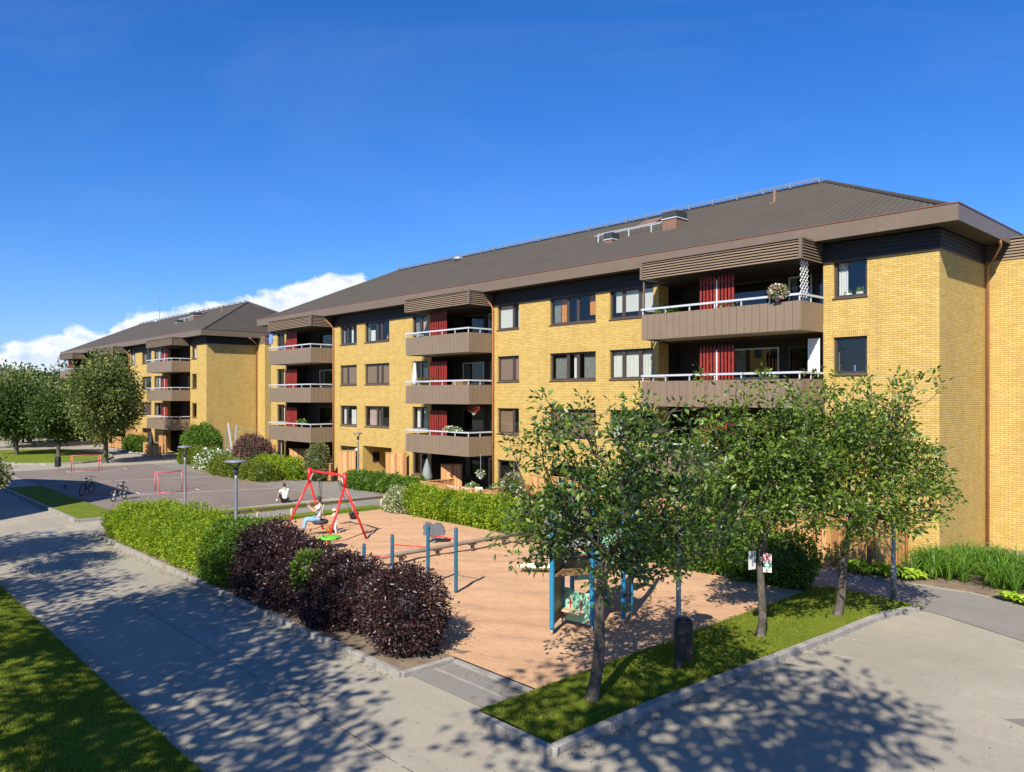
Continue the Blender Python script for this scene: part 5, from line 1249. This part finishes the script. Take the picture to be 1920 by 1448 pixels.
flowers('window_plant', (-11.45, 27.30, 9.20), (.10, .08, .09), 110, 'leaf_lime', 'petal_white', .02, 'bushy potted plant in the top right window', 'white')
flowers('window_plant', (-11.85, 27.30, 9.16), (.07, .06, .07), 70, 'leaf_green', 'petal_white', .02, 'smaller potted plant left of the other in the top right window', 'white')
flowers('window_plant', (-20.9, 27.28, 9.25), (.35, .08, .16), 200, 'leaf_green', 'petal_white', .02, 'leafy plants on the window ledge left of the big top balcony')
m = MB()
for i in range(7):
    for s in (-1, 1):
        x0 = -.33 + i * .11; a = (x0 if s > 0 else -x0, 0, 0)
for i in range(-8, 8):
    for s in (-1, 1):
        # clip a diagonal lath to the 0.66 x 1.5 rectangle
        z0 = i * .20; pts = []
        for x in np.linspace(-.28, .28, 29):
            z = z0 + s * (x + .28 * s) * 1.05 + .75
            if 0 <= z <= 1.5: pts.append((x, z))
        if len(pts) > 2: m.bar((pts[0][0], .012 * s, pts[0][1]), (pts[-1][0], .012 * s, pts[-1][1]), .022, .012)
t = tag(m.build('lattice_trellis', 'white'), 'white diamond lattice trellis at the right end of the top balcony', 'trellis'); t.location = (-12.72, 25.75, 8.75); t.rotation_euler = (0, 0, R(90))
def parasol(loc, label, mat, h=2.0, r=.16):
    root = empty('parasol', loc, label, 'parasol'); m = MB(); n = 16; prof = [(.03, h), (.06, h - .1), (r*.7, h*.72), (r, h*.5), (r*.9, h*.36), (r*.5, h*.33)]; i0 = 0
    for rr, z in prof:
        for q in range(n): t = 2*math.pi*q/n; k = rr * (1 + (.22 if q % 2 else -.12)); m.v.append((k*math.cos(t), k*math.sin(t), z))
    for k in range(len(prof)-1):
        for q in range(n): a = k*n; b = a + n; m.f.append((a+q, a+(q+1) % n, b+(q+1) % n, b+q))
    m.build('canopy', mat, root, True); MB().tube([(0, 0, 0), (0, 0, h + .05)], .02, 8).build('pole', 'wood_brown', root)
M['grey_cloth'] = pm('grey_green_cloth', (.20, .23, .23), .9, .15, 4); M['orange_cloth'] = pm('pale_cloth', (.62, .60, .60), .9, .15, 4)
parasol((-34.0, 25.3, .1), 'folded grey-green parasol on the patio under the middle bay', 'grey_cloth', 2.0, .26)
parasol((-35.75, 25.75, 5.5), 'folded white parasol at the left end of the middle bay balcony', 'orange_cloth', 2.0, .14)
parasol((-76.4, 24.6, .1), 'folded dark parasol by the fences of the far block', 'lampdark', 2.2, .2)
m = MB(); pts = []
for k in range(24): a = math.pi * 2 * k / 24; r = .30 * (1 + .12*math.cos(a*6)); pts.append((r*math.cos(a), 0, r*math.sin(a)*1.25))
m.v = [(x, -.03, z) for x, y, z in pts] + [(x, .03, z) for x, y, z in pts]; n = 24; m.f = [tuple(range(n)), tuple(reversed(range(n, 48)))] + [(k, (k+1) % n, n+(k+1) % n, n+k) for k in range(n)]
M['pale_blue'] = pm('pale_blue_fabric', (.14, .25, .66), .6, .1, 3)
t = tag(m.build('wind_wheel', 'pale_blue'), 'blue scalloped disc hanging at the top left balcony', 'wind wheel'); t.location = (-53.9, 25.8, 9.75)
root = empty('storage_box', (-32.1, 26.1, 5.4), 'orange-brown wooden cabinet standing on the middle balcony of the middle bay', 'cabinet')
MB().box(-.45, -.22, .05, .45, .22, .95).build('body', 'hpl', root, bevel=.01); MB().box(-.48, -.25, .955, .48, .25, .99).build('top', 'wood_light', root); MB().box(-.01, -.235, .1, .01, -.222, .9).build('door_gap', 'black', root)
m = MB()
for i in range(10): m.quad((i*.045, .02*(i % 2), 0), ((i+1)*.045, .02*((i+1) % 2), 0), ((i+1)*.045, .02*((i+1) % 2), 1.25), (i*.045, .02*(i % 2), 1.25))
t = tag(m.build('hanging_cloth', 'curtain_white'), 'white cloth hanging at the right end of the middle right-hand balcony', 'cloth'); t.location = (-13.15, 26.9, 6.35)
# patio furniture
def ptable(loc, w, d, h, label, mat='white', rz=0):
    root = empty('garden_table', loc, label, 'table', None, rz); MB().box(-w/2, -d/2, h - .03, w/2, d/2, h).build('table_top', mat, root, bevel=.008)
    for x in (-1, 1):
        for y in (-1, 1): MB().box(x*(w/2-.06)-.02, y*(d/2-.06)-.02, 0, x*(w/2-.06)+.02, y*(d/2-.06)+.02, h - .03).build('leg', mat, root)
ptable((-31.3, 25.1, .05), 1.9, .7, .74, 'white garden table behind the low patio fence'); ptable((-15.2, 25.6, .05), 2.2, .8, .74, 'white garden table on the patio behind the middle street tree'); ptable((-48.3, 26.2, .05), 1.0, .6, .7, 'small white table on the left patio')
def pchair(loc, rz, label, mat='white'):
    root = empty('garden_chair', loc, label, 'chair', 'white garden chairs', rz); MB().box(-.22, -.22, .40, .22, .22, .44).build('seat', mat, root, bevel=.01); MB().box(-.22, .2, .44, .22, .23, .9).build('backrest', mat, root, bevel=.01)
    for x in (-.19, .19):
        for y in (-.19, .19): MB().box(x-.015, y-.015, 0, x+.015, y+.015, .4).build('leg', mat, root)
pchair((-29.6, 25.4, .05), R(200), 'white garden chair right of the table behind the low fence'); pchair((-13.4, 25.7, .05), R(250), 'white garden chair right of the table behind the middle tree'); pchair((-16.9, 25.7, .05), R(80), 'white garden chair left of the table behind the middle tree')
c = tag(MB().lathe([(.032, 0), (.037, .20), (.03, .21)], (-11.62, 27.28, 6.40), 12).build('blue_cup', 'pale_blue2' if 'pale_blue2' in M else 'pale_blue'), 'light blue beaker on the ledge of the middle right window', 'cup')
v = tag(MB().lathe([(.03, 0), (.07, .06), (.085, .14), (.04, .22), (.025, .30), (.03, .32)], (-40.75, 27.27, 9.06), 14).build('vase', 'orange', None, True), 'orange round vase in the top window above the entrance', 'vase')
# ornaments hanging on the patio screens
for k, (x, y, z, mt, lab) in enumerate(((-33.35, 26.48, 1.2, 'petal_magenta', 'small magenta flower ornament on the patio screen'), (-33.6, 26.2, .9, 'petal_orange', 'small orange ornament low on the patio screen'))):
    m = MB()
    for a in np.linspace(0, 6.28, 6)[:-1]: m.sphere((.05*math.cos(a), -.03, .05*math.sin(a)), .035, 7, 5)
    t = tag(m.build('wall_ornament', mt, None, True), lab, 'ornament'); t.location = (x, y, z)

# ------------------------------------------------------------------ people
def skin_mesh(name, joints, edges, mat, parent, sub=2):
    me = bpy.data.meshes.new(name); keys = list(joints); ix = {k: i for i, k in enumerate(keys)}
    me.from_pydata([joints[k][:3] for k in keys], [(ix[a], ix[b]) for a, b in edges], []); o = bpy.data.objects.new(name, me); COL.objects.link(o)
    s = o.modifiers.new('skin', 'SKIN'); s.use_smooth_shade = True
    for k in keys:
        r = joints[k][3]; r = (r, r) if not isinstance(r, tuple) else r
        me.skin_vertices[0].data[ix[k]].radius = r; me.skin_vertices[0].data[ix[k]].use_root = (ix[k] == 0)
    o.modifiers.new('sub', 'SUBSURF').levels = sub; o.modifiers['sub'].render_levels = sub
    dg = bpy.context.evaluated_depsgraph_get(); m2 = bpy.data.meshes.new_from_object(o.evaluated_get(dg)); o.modifiers.clear(); o.data = m2; m2.materials.clear(); m2.materials.append(M[mat])
    m2.polygons.foreach_set('use_smooth', [True]*len(m2.polygons)); o.parent = parent; return o
def lerp(a, b, t): return tuple(a[i]*(1-t) + b[i]*t for i in range(3))
def person(loc, rz, label, pose, s=1., shirt='tshirt', pants='jeans', longp=True, hat=None, hair='hair', shoe='shoe', group=None):
    """pose: dict of joint positions, local frame facing +y"""
    root = empty('person', loc, label, 'person', group, rz); root.scale = (s, s, s); J = pose
    j = {'pelvis': (*J['pelvis'], .125), 'waist': (*lerp(J['pelvis'], J['chest'], .4), (.125, .095)), 'chest': (*J['chest'], (.15, .105)), 'neck': (*J['neck'], .052), 'head0': (*lerp(J['neck'], J['head'], .55), .062), 'head': (*J['head'], (.078, .092)), 'crown': (*J['crown'], (.066, .076))}
    e = [('pelvis', 'waist'), ('waist', 'chest'), ('chest', 'neck'), ('neck', 'head0'), ('head0', 'head'), ('head', 'crown')]
    for sd in ('l', 'r'):
        j['sh' + sd] = (*J['sh' + sd], .055); j['el' + sd] = (*J['el' + sd], .038); j['wr' + sd] = (*J['wr' + sd], .026); j['hip' + sd] = (*J['hip' + sd], .088); j['kn' + sd] = (*J['kn' + sd], .058); j['an' + sd] = (*J['an' + sd], .038); j['toe' + sd] = (*J['toe' + sd], .034)
        w, el = Vector(J['wr' + sd]), Vector(J['el' + sd]); d = (w - el).normalized(); side = d.cross(Vector((0, 1, .2))).normalized(); pal = w + d * .07; j['pa' + sd] = (*pal, (.036, .018))
        e += [('chest', 'sh' + sd), ('sh' + sd, 'el' + sd), ('el' + sd, 'wr' + sd), ('wr' + sd, 'pa' + sd), ('pelvis', 'hip' + sd), ('hip' + sd, 'kn' + sd), ('kn' + sd, 'an' + sd), ('an' + sd, 'toe' + sd)]
        cu = Vector((0, .5, .3)).normalized()
        for q, (off, ln) in enumerate(((-.03, .065), (-.010, .078), (.010, .074), (.03, .058))):
            b0 = pal + side * off; f1 = b0 + (d*.8 + cu*.35).normalized() * ln * .55; f2 = f1 + (d*.3 + cu).normalized() * ln * .5; j['f%d%s' % (q, sd)] = (*f1, .009); j['g%d%s' % (q, sd)] = (*f2, .008); e += [('pa' + sd, 'f%d%s' % (q, sd)), ('f%d%s' % (q, sd), 'g%d%s' % (q, sd))]
        th = w + d * .03 - side * .045; j['th' + sd] = (*th, .011); j['ti' + sd] = (*(th + (d + cu*.6) * .03), .009); e += [('wr' + sd, 'th' + sd), ('th' + sd, 'ti' + sd)]
    skin_mesh('body', j, e, 'skin', root)
    hd = Vector(J['head']); up = (Vector(J['crown']) - hd).normalized(); fw = Vector(J.get('face', (0, 1, 0))).normalized(); rt = fw.cross(up).normalized()
    f = MB()                                           # face: nose, ears; eyes and mouth
    f.obox(hd + fw*.10 - up*.012, rt*.011, fw*.017, up*.022)
    for s_ in (-1, 1): f.sphere(tuple(hd + rt*s_*.085 - up*.01), .022, 8, 6, (.6, .6, 1.2))
    f.build('nose_and_ears', 'skin', root, True)
    f = MB()
    for s_ in (-1, 1): f.sphere(tuple(hd + fw*.089 + rt*s_*.032 + up*.018), .010, 8, 6)
    f.build('eyes', 'black', root, True); MB().obox(hd + fw*.088 - up*.052, rt*.022, fw*.006, up*.004).build('mouth', 'chimney', root)
    h = MB(); h.sphere(tuple(hd + up*.045 - fw*.018), .098, 16, 10, (.92, 1.0, .98)); h.sphere(tuple(hd - fw*.04 - up*.02), .085, 14, 9, (1, .9, 1)); h.build('hair', hair, root, True)
    if hat: MB().lathe([(.16, .0), (.165, .012), (.105, .03), (.10, .09), (.06, .12), (.01, .125)], tuple(hd + up*.05), 18).build('hat', hat, root, True)
    # shirt
    sj = {'p': (*lerp(J['pelvis'], J['chest'], .05), (.150, .125)), 'w': (*lerp(J['pelvis'], J['chest'], .45), (.148, .118)), 'c': (*J['chest'], (.170, .125)), 'n': (*lerp(J['chest'], J['neck'], .72), .078)}; se = [('p', 'w'), ('w', 'c'), ('c', 'n')]
    for sd in ('l', 'r'):
        sj['s' + sd] = (*J['sh' + sd], .074); sj['e' + sd] = (*lerp(J['sh' + sd], J['el' + sd], .62), .062); se += [('c', 's' + sd), ('s' + sd, 'e' + sd)]
    skin_mesh('shirt', sj, se, shirt, root)
    pj = {'p': (*J['pelvis'], (.145, .135))}; pe = []
    t = 1. if longp else .8
    for sd in ('l', 'r'):
        pj['h' + sd] = (*J['hip' + sd], .106); pj['k' + sd] = (*lerp(J['hip' + sd], J['kn' + sd], t), .078); pe += [('p', 'h' + sd), ('h' + sd, 'k' + sd)]
        if longp: pj['m' + sd] = (*lerp(J['kn' + sd], J['an' + sd], .5), .066); pj['a' + sd] = (*lerp(J['kn' + sd], J['an' + sd], .95), .056); pe += [('k' + sd, 'm' + sd), ('m' + sd, 'a' + sd)]
    skin_mesh('trousers', pj, pe, pants, root)
    for sd in ('l', 'r'):
        a, t_ = Vector(J['an' + sd]), Vector(J['toe' + sd]); hl = a + (a - t_).normalized() * .04; hl.z = t_.z
        skin_mesh('shoe', {'a': (*hl, .048), 'b': (*lerp(a, t_, .5)[:2], t_.z + .012, .05), 'c': (*t_, .04)}, [('a', 'b'), ('b', 'c')], shoe, root, 1)
    return root
sit = dict(pelvis=(0, -.05, .76), chest=(0, -.13, 1.16), neck=(0, -.10, 1.36), head=(0, -.06, 1.50), crown=(0, -.06, 1.60), face=(.1, 1, -.25),
    shl=(-.18, -.11, 1.28), shr=(.18, -.11, 1.28), ell=(-.25, .10, 1.08), elr=(.22, .12, 1.10), wrl=(-.10, .27, 1.24), wrr=(.08, .28, 1.32),
    hipl=(-.10, .0, .74), hipr=(.10, .0, .74), knl=(-.15, .43, .76), knr=(.13, .43, .77), anl=(-.16, .50, .36), anr=(.13, .54, .36), toel=(-.17, .66, .31), toer=(.14, .70, .31))
for k in sit:
    if k != 'face': sit[k] = (sit[k][0], sit[k][1], sit[k][2] - .27 + .0)
person((-27.45, 15.05, .20), math.atan2(.43, -.9), 'person in white t-shirt and light blue jeans sitting on the tyre swing', sit, 1.0)
gs = dict(pelvis=(0, -.02, .12), chest=(0, .03, .52), neck=(0, .08, .72), head=(0, .13, .85), crown=(0, .15, .95), face=(0, 1, -.5),
    shl=(-.19, .05, .64), shr=(.19, .05, .64), ell=(-.24, .26, .42), elr=(.24, .27, .42), wrl=(-.12, .46, .38), wrr=(.12, .47, .38),
    hipl=(-.10, .06, .12), hipr=(.10, .06, .12), knl=(-.15, .46, .40), knr=(.15, .46, .40), anl=(-.15, .66, .07), anr=(.15, .68, .07), toel=(-.17, .82, .04), toer=(.17, .84, .04))
person((-37.25, 18.6, .04), math.radians(84), 'person in bright white t-shirt and black shorts sitting on the court edge, back turned', gs, 1.0, 'tshirt2', 'black', False, shoe='white')
ch = dict(pelvis=(0, 0, .86), chest=(0, .05, 1.22), neck=(0, .08, 1.42), head=(0, .10, 1.56), crown=(0, .10, 1.67), face=(0, 1, -.1),
    shl=(-.17, .06, 1.34), shr=(.17, .06, 1.34), ell=(-.20, .28, 1.22), elr=(.20, .28, 1.22), wrl=(-.15, .48, 1.25), wrr=(.15, .48, 1.25),
    hipl=(-.09, 0, .84), hipr=(.09, 0, .84), knl=(-.10, .05, .46), knr=(.11, -.04, .46), anl=(-.10, -.02, .08), anr=(.12, -.16, .08), toel=(-.11, .12, .04), toer=(.13, -.02, .04))
person((-27.15, 15.72, .03), math.atan2(.43, -.9), 'small child in white clothes and a cream sun hat standing behind the tyre swing', ch, .60, 'tshirt2', 'tshirt', True, 'hat', shoe='white')

# ------------------------------------------------------------------ camera, light, world
cam = bpy.data.cameras.new('camera'); co_ = bpy.data.objects.new('camera', cam); COL.objects.link(co_); S.camera = co_
co_.location = (0, 0, 5.5); co_.rotation_euler = (R(90), 0, math.asin(.732)); cam.sensor_width = 36; cam.lens = 36 * 1445 / 1920; cam.shift_y = 20 / 1920; cam.clip_end = 3000; cam.clip_start = .1
SUN_EL = R(41); az = Vector((.45, -.893)).normalized()
ts = Vector((az.x * math.cos(SUN_EL), az.y * math.cos(SUN_EL), math.sin(SUN_EL)))
sl = bpy.data.lights.new('sun', 'SUN'); sl.energy = 4.7; sl.angle = R(.53); sl.color = (1., .925, .80); so = bpy.data.objects.new('sun', sl); COL.objects.link(so); so.rotation_euler = ts.to_track_quat('Z', 'Y').to_euler()
W = bpy.data.worlds.new('World'); S.world = W; W.use_nodes = True; nt = W.node_tree; bg = nt.nodes['Background']
sky = N(nt, 'ShaderNodeTexSky', sky_type='NISHITA'); sky.sun_disc = False; sky.sun_elevation = SUN_EL; sky.sun_rotation = math.atan2(az.x, az.y); sky.air_density = 1.15; sky.dust_density = .35; sky.ozone_density = 3.2; sky.altitude = 60
tc = N(nt, 'ShaderNodeTexCoord').outputs['Generated']
def dot(v):
    n = N(nt, 'ShaderNodeVectorMath', operation='DOT_PRODUCT'); nt.links.new(tc, n.inputs[0]); n.inputs[1].default_value = v; return n.outputs['Value']
fwd = math_node(nt, 'MAXIMUM', dot((-.732, .6813, 0)), .05); tx = math_node(nt, 'DIVIDE', dot((.6813, .732, 0)), fwd); el = math_node(nt, 'DIVIDE', dot((0, 0, 1)), fwd)
# bank of cumulus low in the north-west: height of its top by bearing
mr = N(nt, 'ShaderNodeMapRange'); nt.links.new(tx, mr.inputs[0]); mr.inputs[1].default_value = -.80; mr.inputs[2].default_value = .0
tp = [(-.80, .045), (-.68, .055), (-.62, .072), (-.575, .089), (-.545, .080), (-.525, .078), (-.50, .107), (-.44, .112), (-.38, .124), (-.33, .135), (-.29, .142), (-.265, .146), (-.235, .165), (-.20, .160), (-.165, .135), (-.10, .10), (-.02, .02)]
st = [((t + .80) / .80, h / .2) for t, h in tp]
top = ramp(nt, mr.outputs[0], st)
topv = math_node(nt, 'MULTIPLY', top, .2)
cb = N(nt, 'ShaderNodeCombineXYZ'); nt.links.new(tx, cb.inputs[0]); nt.links.new(math_node(nt, 'MULTIPLY', el, 1.6), cb.inputs[1])
n1 = noise(nt, cb.outputs[0], 16, 9, .58, .25); n2 = noise(nt, cb.outputs[0], 34, 8, .6, .2); n3 = noise(nt, cb.outputs[0], 7, 6, .55, .3)
hgt = math_node(nt, 'ADD', math_node(nt, 'SUBTRACT', topv, el), math_node(nt, 'MULTIPLY', math_node(nt, 'SUBTRACT', n1, .5), .055))
mask = ramp(nt, math_node(nt, 'ADD', math_node(nt, 'MULTIPLY', hgt, 12.), .5), [(.45, 0.), (.55, 1.)])
low = math_node(nt, 'MULTIPLY', ramp(nt, el, [(.02, 1.), (.085, 0.)]), ramp(nt, n3, [(.42, 1.), (.60, 0.)]))      # broken lower part
mask = math_node(nt, 'MULTIPLY', mask, math_node(nt, 'SUBTRACT', 1., math_node(nt, 'MULTIPLY', low, .8)), True)
cc = mixc(nt, ramp(nt, n2, [(.30, 0.), (.62, 1.)]), (3.6, 4.5, 5.9), (6.8, 6.9, 7.0))
cc = mixc(nt, ramp(nt, math_node(nt, 'MULTIPLY', hgt, 9.), [(.05, 1.), (.75, .35)]), (5.0, 5.5, 6.2), cc)
cs = N(nt, 'ShaderNodeCombineXYZ'); nt.links.new(tx, cs.inputs[0]); nt.links.new(math_node(nt, 'MULTIPLY', el, 3.), cs.inputs[1])
skyc = mixc(nt, 1., sky.outputs[0], SKYTINT, 'MULTIPLY')
hsv = N(nt, 'ShaderNodeHueSaturation'); hsv.inputs['Saturation'].default_value = SKYSAT; nt.links.new(skyc, hsv.inputs['Color'])
veil = mixc(nt, ramp(nt, noise(nt, cs.outputs[0], 1.6, 7, .6, .8), [(.45, 0.), (.85, .07)]), hsv.outputs[0], (5., 5.6, 6.4))
nt.links.new(mixc(nt, mask, veil, cc), bg.inputs[0]); bg.inputs[1].default_value = .092
S.view_settings.view_transform = 'Standard'; S.view_settings.look = 'None'; S.view_settings.exposure = .84; S.view_settings.gamma = 1
S.cycles.max_bounces = 6; S.cycles.transparent_max_bounces = 12
